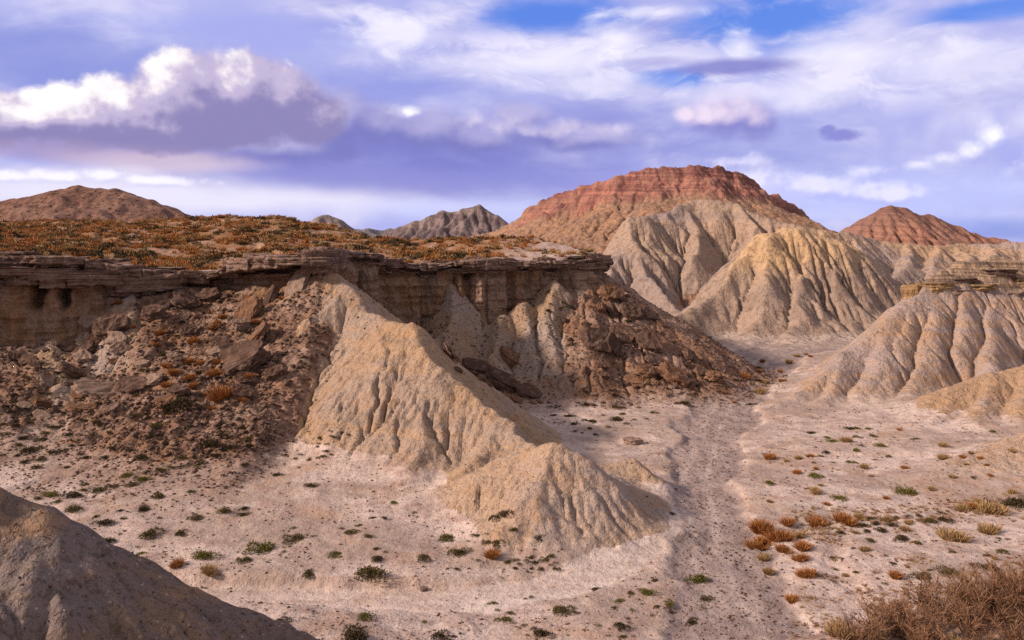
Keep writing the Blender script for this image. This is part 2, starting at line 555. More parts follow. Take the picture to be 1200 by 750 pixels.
def build_near():
    X, Y = NEAR.X, NEAR.Y
    wx = X + 0.6 * fbm(X / 6, Y / 6, 21, 3) + 0.13 * fbm(X / 1.3, Y / 1.3, 25, 2)
    wy = Y + 0.6 * fbm(X / 6 + 40, Y / 6, 22, 3) + 0.13 * fbm(X / 1.3, Y / 1.3 + 30, 27, 2)
    fl, ws, tr = floor_z(X, Y)
    comp = {}
    # the spur of pale clay that comes down from the rim
    spur = tent(wx, wy, P3((386, 313, 90), (433, 367, 83), (479, 381, 76), (508, 426, 71), (545, 455, 69), (587, 490, 65.5), (622, 520, 62), (668, 552, 59.5), (690, 575, 58)), 0.78, 0.76, 0.3, 0.4)
    for rr, s in (([(433, 367, 83), (395, 440, 75.5), (365, 505, 70), (340, 550, 66)], .95), ([(477, 384, 77), (440, 470, 70), (415, 520, 66)], .9),
                  ([(508, 426, 72), (490, 500, 65), (478, 545, 61.5)], .85), ([(587, 492, 65.5), (560, 535, 61.5), (545, 552, 60)], .9),
                  ([(408, 335, 86.5), (362, 385, 82), (330, 450, 76), (312, 515, 70), (304, 540, 67.5)], .9), ([(625, 522, 61.5), (600, 548, 60), (575, 560, 59)], .8),
                  ([(668, 552, 61.5), (705, 545, 62.5), (735, 540, 62.5), (760, 560, 61)], .85)):
        spur = smax(spur, tent(wx, wy, P3(*rr), s, s, 0.35, 0.4), 0.5)
    comp['spur'] = spur
    # the mound at the end of it
    mound = tent(wx, wy, P3((520, 572, 57.5), (560, 552, 57.2), (600, 535, 57), (650, 521, 56), (677, 537, 55.6), (712, 565, 54.5), (752, 612, 52.6)), 0.78, 0.72, 0.5, 0.5)
    for rr, s in (([(652, 522, 56), (630, 560, 53.5), (590, 610, 51)], .62), ([(677, 538, 55.6), (672, 585, 52.5), (668, 630, 50.4)], .8), ([(700, 556, 55), (715, 605, 52), (720, 632, 50.8)], .8)):
        mound = smax(mound, tent(wx, wy, P3(*rr), s, s, 0.3, 0.4), 0.5)
    comp['mound'] = mound
    # debris slope below the mesa
    sd, par = rim_info(X, Y)
    sdw = sd + 0.8 * fbm(X / 5, Y / 5, 33, 3)
    zb = along(par, 3)
    dd = np.maximum(sdw, 0)
    lf = smooth(X, -14, -20)                  # left bay / right bay
    run = 33 * lf + 17 * (1 - lf)
    u = np.clip(dd / run, 0, 1.6)
    tal = zb * (1 - 1.0 * u + 0.22 * u * (1 - u) * np.where(u < 1, -2.2, 0)) - 0.2
    rib = ridged(RIMD[np.clip(par, 0, len(RIM) - 1).astype(int)] / 4.2 + 0.3 * fbm(X / 4, Y / 4, 39, 2), dd / 22, 37, 2)
    tal = tal + 0.55 * rib * smooth(u, 0.02, .3) * smooth(u, 1.15, .6)
    # right shoulder that falls from the mesa's corner to the wash
    sh = tent(wx, wy, P3((690, 312, 119), (705, 322, 119), (745, 356, 119), (795, 391, 119), (848, 427, 117)), 0.62, 0.62, 0.8, 0.6)
    for rr in ([(720, 336, 119), (735, 400, 108), (750, 455, 101)], [(770, 376, 119), (800, 420, 111), (812, 450, 107)], [(690, 330, 116.5), (690, 400, 105), (696, 450, 100)]):
        sh = smax(sh, tent(wx, wy, P3(*rr), .7, .7, 0.5, 0.5), 0.6)
    tal = smax(tal, sh, 0.8)
    # pale cones standing against the right-hand cliff
    cones = np.full(X.shape, -50.0)
    for rr, s in (([(531, 332, 108.6), (527, 380, 103.5), (516, 432, 98.5)], 1.25), ([(590, 368, 108.4), (578, 415, 102), (582, 455, 97.5)], 1.2), ([(647, 328, 112.3), (640, 370, 107.3), (652, 415, 102), (664, 455, 98)], 1.1),
                  ([(612, 352, 110), (622, 400, 103.6), (636, 452, 98.5)], 1.2), ([(478, 372, 106.3), (482, 410, 101.5), (490, 440, 98)], 1.2), ([(682, 326, 115.4), (682, 372, 109.5), (706, 425, 103), (725, 452, 100)], 1.05), ([(715, 340, 117.5), (735, 390, 110), (762, 430, 105)], 1.0),
                  ([(62, 398, 88.6), (66, 425, 84.5), (72, 450, 80)], .7), ([(150, 345, 92.5), (156, 385, 88.5), (166, 415, 85)], .9), ([(560, 385, 107.5), (548, 425, 101.5), (552, 455, 97.5)], 1.2)):
        cones = smax(cones, tent(wx, wy, P3(*rr), s, s, 0.45, 0.4), 0.4)
    comp['mesa'] = np.maximum(tal, cones)
    comp['cones'] = cones
    # right-hand hill and knolls
    hill = tent(wx, wy, P3((905, 485, 93), (935, 462, 96), (985, 420, 102), (1040, 376, 107), (1066, 352, 111), (1100, 330, 115), (1125, 313, 118), (1160, 309, 121), (1240, 307, 124), (1420, 305, 128)), 0.9, 1.0, 0.6, 0.6)
    for rr, s in (([(1100, 338, 115), (1088, 395, 105.5), (1070, 445, 98), (1056, 482, 93)], 1.35), ([(1160, 330, 118), (1158, 390, 108), (1160, 430, 101), (1160, 470, 95)], 1.35), ([(1040, 378, 107.5), (1028, 430, 99.5), (1008, 476, 94)], 1.3),
                  ([(990, 418, 102.5), (978, 455, 97), (962, 480, 93.5)], 1.3), ([(1068, 356, 111), (1050, 415, 102), (1030, 472, 94.6)], 1.4), ([(1225, 325, 120), (1235, 400, 106), (1245, 450, 98)], 1.3),
                  ([(1132, 325, 117), (1130, 370, 110), (1122, 410, 104)], 1.5)):
        hill = smax(hill, tent(wx, wy, [(a, b, d + 0.55) for a, b, d in P3(*rr)], s, s, 1.0, 0.5), 0.35)
    # beds of sandstone near its top
    tz = 0.95
    q = (hill + 0.6 * fbm(X / 5, Y / 5, 51, 3)) / tz
    st = (np.floor(q) + smooth(q - np.floor(q), 0.0, 0.35)) * tz + tz * 0.15
    cap = smooth(hill + 0.5 * fbm(X / 7, Y / 7, 52, 2), 11.4, 12.2)
    hill = hill * (1 - cap) + (st + 0.12) * cap
    comp['hill'] = hill
    kn = tent(wx, wy, P3((1058, 492, 86), (1085, 470, 87), (1112, 453, 88), (1160, 438, 89), (1215, 425, 90.5), (1330, 405, 93)), 0.74, 0.7, 0.6, 0.5)
    for rr in ([(1112, 453, 88), (1105, 485, 84), (1098, 505, 81)], [(1160, 438, 89), (1150, 475, 83.5), (1145, 500, 80)], [(1200, 430, 90), (1200, 470, 83), (1200, 505, 78.5)]):
        kn = smax(kn, tent(wx, wy, P3(*rr), .85, .85, 0.4, 0.4), 0.5)
    comp['knoll'] = kn
    comp['bank'] = tent(wx, wy, P3((1078, 562, 64.5), (1120, 545, 66), (1160, 528, 67), (1210, 508, 68), (1300, 485, 70), (1400, 470, 72)), 0.55, 0.45, 0.9, 0.5)

    z = fl.copy()
    base = fl.copy()
    order = ['mesa', 'spur', 'mound', 'hill', 'knoll', 'bank']
    kk = dict(mesa=1.6, spur=2.0, mound=1.5, hill=1.6, knoll=1.6, bank=1.4)
    for n in order:
        z = smax(z, comp[n], kk[n])
    stack = np.stack([fl + 0.35] + [comp[n] for n in order])
    cls = stack.argmax(0)
    NEAR.cls = cls
    NEAR.order = ['floor'] + order
    rel = np.clip((z - fl) / 1.2, 0, 1)
    rockiness = ((cls == 1) & (cones < comp['mesa'] - 0.25)).astype(float)
    # soften the rockiness mask
    for _ in range(6):
        zp = np.pad(rockiness, 2, mode='edge')
        rockiness = (zp[4:, 2:-2] + zp[:-4, 2:-2] + zp[2:-2, 4:] + zp[2:-2, :-4] + rockiness) / 5
    var = np.clip(0.8 + 0.9 * fbm(X / 7, Y / 7, 91, 3), 0.15, 1.6)
    lilac = np.isin(cls, (4, 5)).astype(float)
    earth = np.clip(0.25 + 0.9 * fbm(X / 6, Y / 6, 98, 3), 0, 1)
    rockiness = rockiness * (0.85 * lf + (1 - lf) * earth)
    ero = rel * (1 - 0.6 * rockiness) * var * (1 - 0.1 * lilac) + 0.02
    z = z + rel * (0.12 * fbm(X / 0.8, Y / 0.8, 61, 3) + 0.12 * fbm(X / 2.6, Y / 2.6, 63, 3))
    keepcap = cap * (cls == 4)
    z, acc = erode(z, NEAR.dx, ero * (1 - 0.85 * keepcap), 44, 0.0125 + 0.010 * lilac, 0.47, 0.014 + 0.012 * lilac, fl - 0.35, A0=0.05 + 1.5 * lilac)
    # blocky debris
    blk = np.abs(perlin(X / 1.5 + .4 * perlin(X, Y, 70), Y / 1.1, 71)) + 0.5 * np.abs(perlin(X / .62, Y / .55, 72))
    led = ridged(X / 3.4 + 0.3 * perlin(X / 2, Y / 2, 74), Y / 2.2, 75, 3)
    z = z + rockiness * rel * (0.42 * (blk - 0.35) + 0.26 * led)
    z = z + (0.03 + 0.06 * rel) * fbm(X / 0.6, Y / 0.6, 80, 2) * (1 - tr * .5) + 0.05 * fbm(X / 1.6, Y / 1.6, 81, 2) * (1 - rel) * (1 - tr * .8)
    # under the mesa: keep below its top
    inside = sd < -0.4
    z = np.where(inside, np.minimum(z, zb - 1.0), z)
    rd, _, _ = poly_dist(X + 0.3 * perlin(X / 5, Y / 5, 99), Y, [gp(*q) for q in ((878, 770), (868, 730), (846, 685), (822, 620), (815, 560), (826, 510), (850, 466), (880, 434), (900, 415))])
    rut = np.exp(-((rd - 0.85) / 0.30) ** 2) * np.clip(0.7 + 0.8 * fbm(X / 4, Y / 4, 100, 2), 0, 1)
    foot = smooth(comp['mesa'] - fl + 0.5 * fbm(X / 3, Y / 3, 97, 3), -2.6, 0.4)
    NEAR.z = z
    NEAR.sd = sd
    NEAR.rock = rockiness
    NEAR.attrs = dict(a_wash=ws, a_track=tr * (0.5 + 0.5 * smooth(X, -7, 2)), a_rock=rockiness * rel, a_hill=rel, a_cap=keepcap, a_foot=foot, a_rut=rut, a_flow=np.clip(np.log2(acc / NEAR.dx ** 2) / 14, 0, 1),
                      a_cone=((cones > comp['mesa'] - 0.3) & (cls == 1)).astype(float))
    NEAR.view = (np.abs(X / Y + 0.0) < 0.86) & (sd > -2.2)


build_near()

# far field -----------------------------------------------------------------
FAR = Field(-75, 262, 146, 362, 0.45)


def build_far():
    X, Y = FAR.X, FAR.Y
    wx = X + 3.0 * fbm(X / 22, Y / 22, 121, 3) + 0.4 * fbm(X / 4, Y / 4, 125, 2)
    wy = Y + 3.0 * fbm(X / 22 + 40, Y / 22, 122, 3) + 0.4 * fbm(X / 4, Y / 4 + 30, 127, 2)
    fl = -0.08 + 0.5 * fbm(X / 40, Y / 40, 131, 3) + 0.012 * np.clip(Y - 160, 0, 200)
    fl = np.where(Y < 160, floor_z(X, Y)[0] * smooth(Y, 160, 150) + fl * (1 - smooth(Y, 160, 150)), fl)
    # the red-capped mountain: a cliff band, then a long slope
    main = P3((500, 286, 350), (540, 280, 346), (585, 268, 336), (620, 249, 326), (645, 236, 318), (668, 225, 312), (700, 217, 306), (740, 205, 300), (780, 198, 297), (820, 195, 297), (848, 199, 302), (880, 213, 312), (912, 232, 322), (946, 255, 332), (990, 286, 340))
    red = np.full(X.shape, -1e3); top = np.full(X.shape, 0.0)
    for i in range(len(main) - 1):
        d, t, s = seg_dist(wx, wy, main[i], main[i + 1])
        zr = main[i][2] + t * (main[i + 1][2] - main[i][2])
        hfac = smooth(zr, 20, 34)
        drop = (1.0 + 4.0 * hfac) * (1 - np.exp(-np.maximum(d - 1.5, 0) / 4.5)) + 0.47 * d
        h = zr - drop
        w = h > red
        red = np.where(w, h, red); top = np.where(w, zr, top)
    capm = smooth(top - red, 12.0 + 2 * fbm(X / 20, Y / 20, 150, 2), 9.5) * smooth(top, 26, 36)
    q = (red + 1.6 * fbm(X / 14, Y / 14, 151, 3)) / 2.4
    st = (np.floor(q) + smooth(q - np.floor(q), 0.1, 0.7)) * 2.4
    red = red + (st - red) * 0.55 * capm * np.clip(.6 + fbm(X / 18, Y / 18, 155, 2), 0, 1) * .7
    red = red + capm * 0.7 * ridged(X / 9 + .3 * fbm(X / 6, Y / 6, 156, 2), Y / 30, 157, 3)
    # tan shoulder in front
    tan = tent(wx, wy, P3((752, 258, 242), (770, 252, 248), (795, 244, 252), (833, 231, 257), (860, 239, 255), (910, 256, 248), (950, 266, 240)), 1.2, 1.15, 0.8, 1.0)
    for rr, s in (([(750, 252, 244), (747, 282, 234), (748, 318, 223), (782, 362, 205), (800, 380, 198)], 1.15), ([(748, 285, 233), (722, 300, 230), (706, 335, 218)], 1.1),
                  ([(862, 241, 254), (884, 262, 243), (876, 290, 230), (848, 330, 214), (815, 368, 199)], 1.05), ([(908, 258, 247), (918, 280, 237), (905, 310, 222)], 1.0), ([(812, 238, 254), (812, 268, 244), (808, 295, 234)], 1.2)):
        tan = smax(tan, tent(wx, wy, P3(*rr), s, s, 0.8, 0.9), 1.0)
    # butte in the middle distance
    bu = tent(wx, wy, P3((780, 388, 160), (803, 372, 164), (835, 345, 170), (870, 307, 177), (904, 275, 182), (930, 268, 185), (962, 270, 186), (1000, 296, 191), (1045, 330, 189), (1085, 366, 182)), 1.05, 1.0, 0.8, 0.8)
    for rr, s in (([(962, 271, 186), (955, 292, 180), (940, 325, 172), (930, 360, 164), (922, 398, 156)], .95), ([(905, 280, 181), (890, 325, 171), (872, 390, 158)], .9),
                  ([(1000, 297, 190), (1015, 335, 179), (1012, 380, 166)], .9)):
        bu = smax(bu, tent(wx, wy, P3(*rr), s, s, 0.8, 0.9), 1.0)
    kb = smooth(bu, 13.5, 15.5) * smooth(perlin(X / 6, Y / 6, 159), -.2, .3)
    bu = bu + 0.8 * kb
    # ridge at the back right
    rg = tent(wx, wy, P3((940, 268, 242), (990, 274, 247), (1030, 282, 251), (1075, 286, 252), (1130, 287, 252), (1200, 283, 250), (1300, 276, 250), (1420, 272, 250)), .95, .95, 0.8, 0.8)
    for rr in ([(1000, 278, 246), (1018, 305, 230), (1025, 335, 214)], [(1060, 288, 250), (1062, 310, 234), (1050, 340, 216)], [(1095, 289, 250), (1090, 320, 230)], [(1130, 290, 250), (1132, 320, 231)], [(1170, 288, 249), (1172, 320, 230)], [(1215, 285, 248), (1220, 320, 228)]):
        rg = smax(rg, tent(wx, wy, P3(*rr), .9, .9, 0.8, 1.0), 1.0)
    comps = [fl + 0.8, red, tan, bu, rg]
    z = fl
    for c in comps[1:]:
        z = smax(z, c, 2.5)
    cls = np.stack(comps).argmax(0)
    rel = np.clip((z - fl) / 3, 0, 1)
    z = z + rel * (0.35 * fbm(X / 3, Y / 3, 161, 3) + 0.7 * fbm(X / 9, Y / 9, 163, 3))
    cm = capm * (cls == 1)
    var = np.clip(0.75 + 1.0 * fbm(X / 24, Y / 24, 165, 3), 0.1, 1.6)
    ero = rel * (1 - 0.55 * cm) * np.where(cls == 1, 0.7, 1.0) * var
    z, acc = erode(z, FAR.dx, ero, 44, 0.014, 0.47, 0.006, fl - 0.5, seed=8, A0=0.0)
    z = z + rel * 0.22 * fbm(X / 1.6, Y / 1.6, 171, 3) + cm * 0.5 * ridged(X / 5, Y / 5, 173, 3)
    FAR.z = z
    FAR.cls = cls
    FAR.attrs = dict(a_red=cm, a_slope_red=(cls == 1).astype(float), a_hill=rel, a_flow=np.clip(np.log2(acc / FAR.dx ** 2) / 14, 0, 1),
                     a_tan=(cls == 2).astype(float), a_butte=(cls == 3).astype(float), a_wash=(1 - rel))
    FAR.view = (np.abs(X / Y) < 0.84)


build_far()


# ------------------------------------------------------------------ materials
def new_mat(name):
    m = bpy.data.materials.new(name)
    m.use_nodes = True
    nt = m.node_tree
    nt.nodes.clear()
    g = G(nt)
    out = g.n('ShaderNodeOutputMaterial')
    bs = g.n('ShaderNodeBsdfPrincipled')
    nt.links.new(bs.outputs[0], out.inputs[0])
    bs.inputs['Roughness'].default_value = 0.95
    bs.inputs['Specular IOR Level'].default_value = 0.12
    return m, g, bs


def bump(g, bs, layers):
    """layers: (height socket, strength, distance)"""
    prev = None
    for h, s, d in layers:
        b = g.n('ShaderNodeBump')
        g.put(b.inputs['Height'], h)
        b.inputs['Strength'].default_value = s
        b.inputs['Distance'].default_value = d
        if prev is not None:
            g.put(b.inputs['Normal'], prev)
        prev = b.outputs[0]
    g.put(bs.inputs['Normal'], prev)


def pos(g):
    return g.n('ShaderNodeNewGeometry').outputs['Position']


TAN = (0.44, 0.32, 0.235)
OCHRE = (0.47, 0.31, 0.185)
LAV = (0.39, 0.325, 0.305)
PALE = (0.58, 0.475, 0.435)
PINK = (0.46, 0.365, 0.32)
BROWN = (0.20, 0.125, 0.085)
DARK = (0.10, 0.065, 0.05)


def strata(g, p, zs=1.5, warp=0.6, tilt=(0.03, 0.02)):
    s = g.sep(p)
    zz = g.add(s[2], g.add(g.mul(s[0], tilt[0]), g.mul(s[1], tilt[1])))
    zz = g.add(zz, g.mul(g.noise(p, 0.15, 3), warp))
    return g.noise(g.xyz(g.mul(s[0], 0.02), g.mul(s[1], 0.02), zz), zs, 5, 0.65)


def m_floor():
    m, g, bs = new_mat('valley_gravel')
    p = pos(g)
    big = g.noise(p, 0.09, 4, 0.55)
    mid = g.noise(p, 0.5, 5, 0.6)
    fine = g.noise(p, 3.2, 5, 0.65)
    fine2 = g.noise(p, 9.0, 4, 0.7)
    col = g.mix(g.ss(big, 0.42, 0.58), tuple(v * .9 for v in PINK), PALE)
    col = g.mix(g.mul(g.ss(mid, 0.50, 0.64), 0.6), col, (0.335, 0.24, 0.205))
    col = g.mix(g.mul(g.ss(g.noise(p, 0.21, 4, 0.6, 0.8), 0.52, 0.64), 0.6), col, (0.40, 0.265, 0.195))
    grit = g.ss(g.noise(p, 0.28, 4, 0.6), 0.44, 0.58)
    col = g.mix(g.mul(g.mul(g.ss(fine2, 0.50, 0.62), grit), 0.6), col, (0.23, 0.165, 0.14))
    stk = g.noise(g.vm('MULTIPLY', p, (0.10, 0.42, 1)), 1.0, 5, 0.62, 0.5)
    col = g.mix(g.mul(g.ss(stk, 0.52, 0.62), 0.6), col, (0.33, 0.25, 0.215))
    col = g.mix(g.mul(g.ss(stk, 0.46, 0.36), 0.5), col, (0.60, 0.51, 0.47))
    # riverbed: greyer, full of small stones
    st = g.noise(g.vm('MULTIPLY', p, (1.2, 0.45, 1)), 1.0, 5, 0.6)
    wcol = g.mix(g.ss(st, 0.38, 0.62), (0.25, 0.20, 0.195), (0.375, 0.305, 0.29))
    wash = g.attr('a_wash')
    col = g.mix(g.mul(g.ss(g.add(wash, g.mul(g.sub(mid, 0.5), 0.9)), 0.25, 0.75), 0.95), col, wcol)
    tr = g.attr('a_track')
    tcol = g.mix(g.ss(g.noise(g.vm('MULTIPLY', p, (0.35, 1.6, 1)), 0.8, 4, 0.6), 0.35, 0.65), (0.52, 0.43, 0.39), (0.65, 0.565, 0.525))
    col = g.mix(g.mul(g.ss(g.add(tr, g.mul(g.sub(mid, .5), .9)), 0.2, 0.95), 0.85), col, tcol)
    col = g.mix(g.mul(g.attr('a_rut'), 0.75), col, (0.52, 0.435, 0.405))
    ft = g.attr('a_foot')
    col = g.mix(g.mul(g.ss(g.add(ft, g.mul(g.sub(mid, 0.5), 1.4)), 0.35, 0.9), 0.75), col, g.mix(g.ss(fine, .42, .58), (0.19, 0.12, 0.085), (0.37, 0.275, 0.235)))
    # scattered dark and light pebbles
    v = g.voro(p, 5.0)
    vc = g.voro(p, 5.0, out='Color')
    peb = g.mul(g.ss(v, 0.30, 0.16), g.ss(g.sep(vc)[0], 0.62, 0.66))
    patch = g.ss(g.noise(p, 0.35, 3), 0.42, 0.6)
    notrack = g.sub(1.0, g.mul(tr, 0.85))
    peb = g.mul(g.mul(peb, g.add(0.25, g.mul(patch, 0.75))), notrack)
    pc = g.mix(g.sep(vc)[1], (0.17, 0.115, 0.09), (0.46, 0.37, 0.33))
    col = g.mix(g.mul(peb, 0.85), col, pc)
    col = g.mix(g.mul(g.ss(fine, 0.51, 0.68), 0.6), col, (0.27, 0.19, 0.16))
    g.put(bs.inputs['Base Color'], col)
    bump(g, bs, [(mid, 0.7, 0.45), (fine, 0.8, 0.14), (g.ss(v, 0.35, 0.05), 0.5, 0.05), (g.noise(p, 14, 3, .6), 0.5, 0.02)])
    return m


def m_clay(name, a=TAN, b=LAV, c=OCHRE, wa=0.5, pebbly=0.4, zs=1.1, sc=1.0, foot=PALE, flowk=0.35):
    """weathered clay of the badland hills"""
    m, g, bs = new_mat(name)
    p = pos(g)
    big = g.noise(p, 0.10 * sc, 4, 0.55, 0.4)
    mid = g.noise(p, 0.55 * sc, 5, 0.62)
    fine = g.noise(p, 3.5 * sc, 5, 0.68)
    s = strata(g, p, zs * sc)
    col = g.mix(g.ss(big, 0.5 - 0.14 * wa - .04, 0.64 - 0.1 * wa), a, b)
    col = g.mix(g.mul(g.ss(s, 0.50, 0.62), 0.55), col, c)
    col = g.mix(g.mul(g.ss(s, 0.46, 0.36), 0.45), col, tuple(v * 0.72 for v in b))
    col = g.mix(g.mul(g.ss(mid, 0.52, 0.72), 0.5), col, tuple(v * 0.66 for v in a))
    col = g.mix(g.mul(g.ss(mid, 0.46, 0.30), 0.4), col, tuple(min(v * 1.28, .62) for v in a))
    # greyer and darker along the rills, pale at the foot
    fl = g.attr('a_flow')
    col = g.mix(g.mul(g.ss(fl, 0.34, 0.62), flowk), col, tuple(v * 0.8 for v in b))
    hl = g.attr('a_hill')
    col = g.mix(g.ss(g.add(hl, g.mul(g.sub(mid, 0.5), 0.8)), 0.75, 0.15), col, foot)
    cap = g.attr('a_cap')
    scap = strata(g, p, 3.4, 0.3)
    col = g.mix(g.mul(cap, 0.8), col, g.mix(g.ss(scap, .44, .54), (0.13, 0.085, 0.055), (0.38, 0.27, 0.17)))
    v = g.voro(p, 6.0 * sc)
    vc = g.sep(g.voro(p, 6.0 * sc, out='Color'))
    peb = g.mul(g.ss(v, 0.34, 0.16), g.ss(vc[0], 0.6, 0.66))
    col = g.mix(g.mul(peb, pebbly), col, g.mix(vc[1], (0.18, 0.12, 0.09), (0.55, 0.45, 0.38)))
    col = g.mix(g.mul(g.ss(fine, 0.50, 0.62), 0.62), col, tuple(v * 0.5 for v in a))
    col = g.mix(g.mul(g.ss(g.noise(p, 11.0 * sc, 3, .7), 0.47, 0.36), 0.5), col, tuple(min(v * 1.4, .66) for v in a))
    hue = g.noise(p, 0.25 * sc, 4, 0.6, 1.0)
    col = g.mix(g.mul(g.ss(hue, 0.54, 0.64), 0.5), col, (0.40, 0.25, 0.145))
    g.put(bs.inputs['Base Color'], col)
    # fine rills run down the slope: noise squeezed along z
    sp = g.sep(p)
    rill = g.noise(g.xyz(sp[0], sp[1], g.mul(sp[2], 0.25)), 1.7 * sc, 4, 0.6)
    crk = g.noise(g.xyz(sp[0], sp[1], g.mul(sp[2], 0.3)), 1.1 * sc, 5, 0.6, 0.4, typ='RIDGED_MULTIFRACTAL')
    bump(g, bs, [(crk, 0.55, 0.28 / sc), (rill, 0.7, 0.6 / sc), (mid, 0.6, 0.5 / sc), (fine, 0.9, 0.14 / sc), (s, 0.25, 0.25 / sc), (g.noise(p, 15 * sc, 3, .65), 0.6, 0.022 / sc)])
    return m


def m_debris():
    m, g, bs = new_mat('rubble_slope')
    p = pos(g)
    rock = g.attr('a_rock')
    big = g.noise(p, 0.16, 4, 0.55)
    mid = g.noise(p, 0.8, 5, 0.62)
    fine = g.noise(p, 4.0, 5, 0.68)
    v = g.voro(g.vm('MULTIPLY', p, (1, 1.2, 2.2)), 1.6)
    vc = g.sep(g.voro(g.vm('MULTIPLY', p, (1, 1.2, 2.2)), 1.6, out='Color'))
    soil = g.mix(g.ss(big, 0.40, 0.6), (0.235, 0.138, 0.094), (0.32, 0.22, 0.175))
    stone = g.mix(vc[0], (0.085, 0.05, 0.038), (0.26, 0.17, 0.128))
    col = g.mix(g.mul(g.ss(mid, 0.44, 0.60), g.ss(rock, 0.1, 0.6)), soil, stone)
    col = g.mix(g.ss(g.add(g.attr('a_hill'), g.mul(g.sub(mid, .5), 1.0)), 0.75, 0.15), col, PINK)
    col = g.mix(g.mul(g.ss(g.noise(p, 0.33, 4), 0.54, 0.64), 0.6), col, (0.27, 0.15, 0.085))
    silt = g.ss(g.add(g.attr('a_flow'), g.mul(g.sub(mid, .5), .25)), 0.34, 0.55)
    col = g.mix(g.mul(silt, 0.55), col, g.mix(g.ss(big, .4, .6), (0.36, 0.255, 0.18), (0.37, 0.295, 0.25)))
    cone = g.attr('a_cone')
    ccol = g.mix(g.ss(big, 0.42, 0.58), (0.35, 0.25, 0.175), (0.345, 0.28, 0.245))
    col = g.mix(g.mul(cone, 0.9), col, ccol)
    v2 = g.voro(p, 5.0); vc2 = g.sep(g.voro(p, 5.0, out='Color'))
    peb = g.mul(g.ss(v2, 0.34, 0.16), g.ss(vc2[0], 0.5, 0.56))
    col = g.mix(g.mul(peb, 0.7), col, g.mix(vc2[1], (0.12, 0.08, 0.06), (0.50, 0.39, 0.33)))
    col = g.mix(g.mul(g.ss(fine, 0.52, 0.70), 0.5), col, (0.13, 0.085, 0.065))
    g.put(bs.inputs['Base Color'], col)
    bump(g, bs, [(mid, 0.7, 0.5), (g.ss(v, 0.5, 0.1), 0.6, 0.25), (fine, 0.7, 0.12), (g.noise(p, 15, 3, .65), 0.6, 0.025)])
    return m


def m_cliff(name='cliff_rock', cap=False):
    m, g, bs = new_mat(name)
    p = pos(g)
    s = strata(g, p, 1.5, 1.2, (0.01, 0.0))
    s2 = strata(g, p, 7.0, 0.25, (0.01, 0.0))
    big = g.noise(p, 0.22, 4, 0.55)
    mid = g.noise(p, 1.1, 5, 0.62)
    fine = g.noise(p, 5.0, 5, 0.68)
    cp = g.attr('a_ledge')
    soft = g.mix(g.ss(big, 0.40, 0.60), (0.32, 0.195, 0.118), (0.35, 0.255, 0.205))
    blot = g.noise(p, 0.6, 5, 0.65, 0.6)
    sw = g.ss(blot, 0.40, 0.60)
    soft = g.mix(g.mul(g.mul(g.ss(s, 0.46, 0.58), 0.6), sw), soft, (0.20, 0.125, 0.075))
    soft = g.mix(g.mul(g.mul(g.ss(s, 0.45, 0.34), 0.5), sw), soft, (0.43, 0.33, 0.25))
    soft = g.mix(g.mul(g.ss(blot, 0.52, 0.64), 0.5), soft, (0.19, 0.12, 0.08))
    led = g.mix(g.ss(s2, 0.40, 0.6), (0.11, 0.07, 0.055), (0.29, 0.20, 0.165))
    led = g.mix(g.mul(g.ss(mid, 0.5, 0.65), 0.5), led, (0.37, 0.28, 0.25))
    col = g.mix(g.ss(cp, 0.3, 0.7), soft, led)
    col = g.mix(g.mul(g.ss(fine, 0.52, 0.70), 0.5), col, (0.12, 0.08, 0.06))
    stain = g.noise(g.vm('MULTIPLY', p, (1, 1, 0.12)), 0.9, 4, 0.6)
    col = g.mix(g.mul(g.ss(stain, 0.55, 0.68), 0.45), col, (0.17, 0.10, 0.06))
    g.put(bs.inputs['Base Color'], col)
    bump(g, bs, [(s2, 0.4, 0.2), (mid, 0.8, 0.5), (g.noise(p, 2.4, 5, .65), .7, .3), (fine, 0.7, 0.12), (g.noise(p, 17, 3, .65), 0.6, 0.03)])
    return m


def m_top():
    m, g, bs = new_mat('plateau_soil')
    p = pos(g)
    big = g.noise(p, 0.10, 4, 0.6, 0.5)
    mid = g.noise(p, 0.6, 5, 0.62)
    fine = g.noise(p, 3.0, 5, 0.66)
    col = g.mix(g.ss(big, 0.42, 0.58), (0.31, 0.165, 0.085), (0.38, 0.25, 0.18))
    col = g.mix(g.mul(g.ss(mid, 0.48, 0.64), 0.6), col, (0.20, 0.12, 0.08))
    col = g.mix(g.ss(g.add(g.attr('a_bare'), g.mul(g.sub(mid, .5), 1.0)), 0.35, 0.75), col, g.mix(g.ss(big, .4, .6), (0.38, 0.28, 0.24), (0.46, 0.37, 0.33)))
    v2 = g.voro(p, 3.4); vc2 = g.sep(g.voro(p, 3.4, out='Color'))
    col = g.mix(g.mul(g.mul(g.ss(v2, 0.36, 0.18), g.ss(vc2[0], 0.5, 0.56)), .7), col, g.mix(vc2[1], (0.10, 0.065, 0.05), (0.48, 0.38, 0.33)))
    col = g.mix(g.mul(g.ss(fine, 0.52, 0.70), 0.5), col, (0.16, 0.10, 0.07))
    g.put(bs.inputs['Base Color'], col)
    bump(g, bs, [(mid, 0.6, 0.5), (fine, 0.7, 0.16), (g.noise(p, 13, 3, .65), 0.5, 0.03)])
    return m


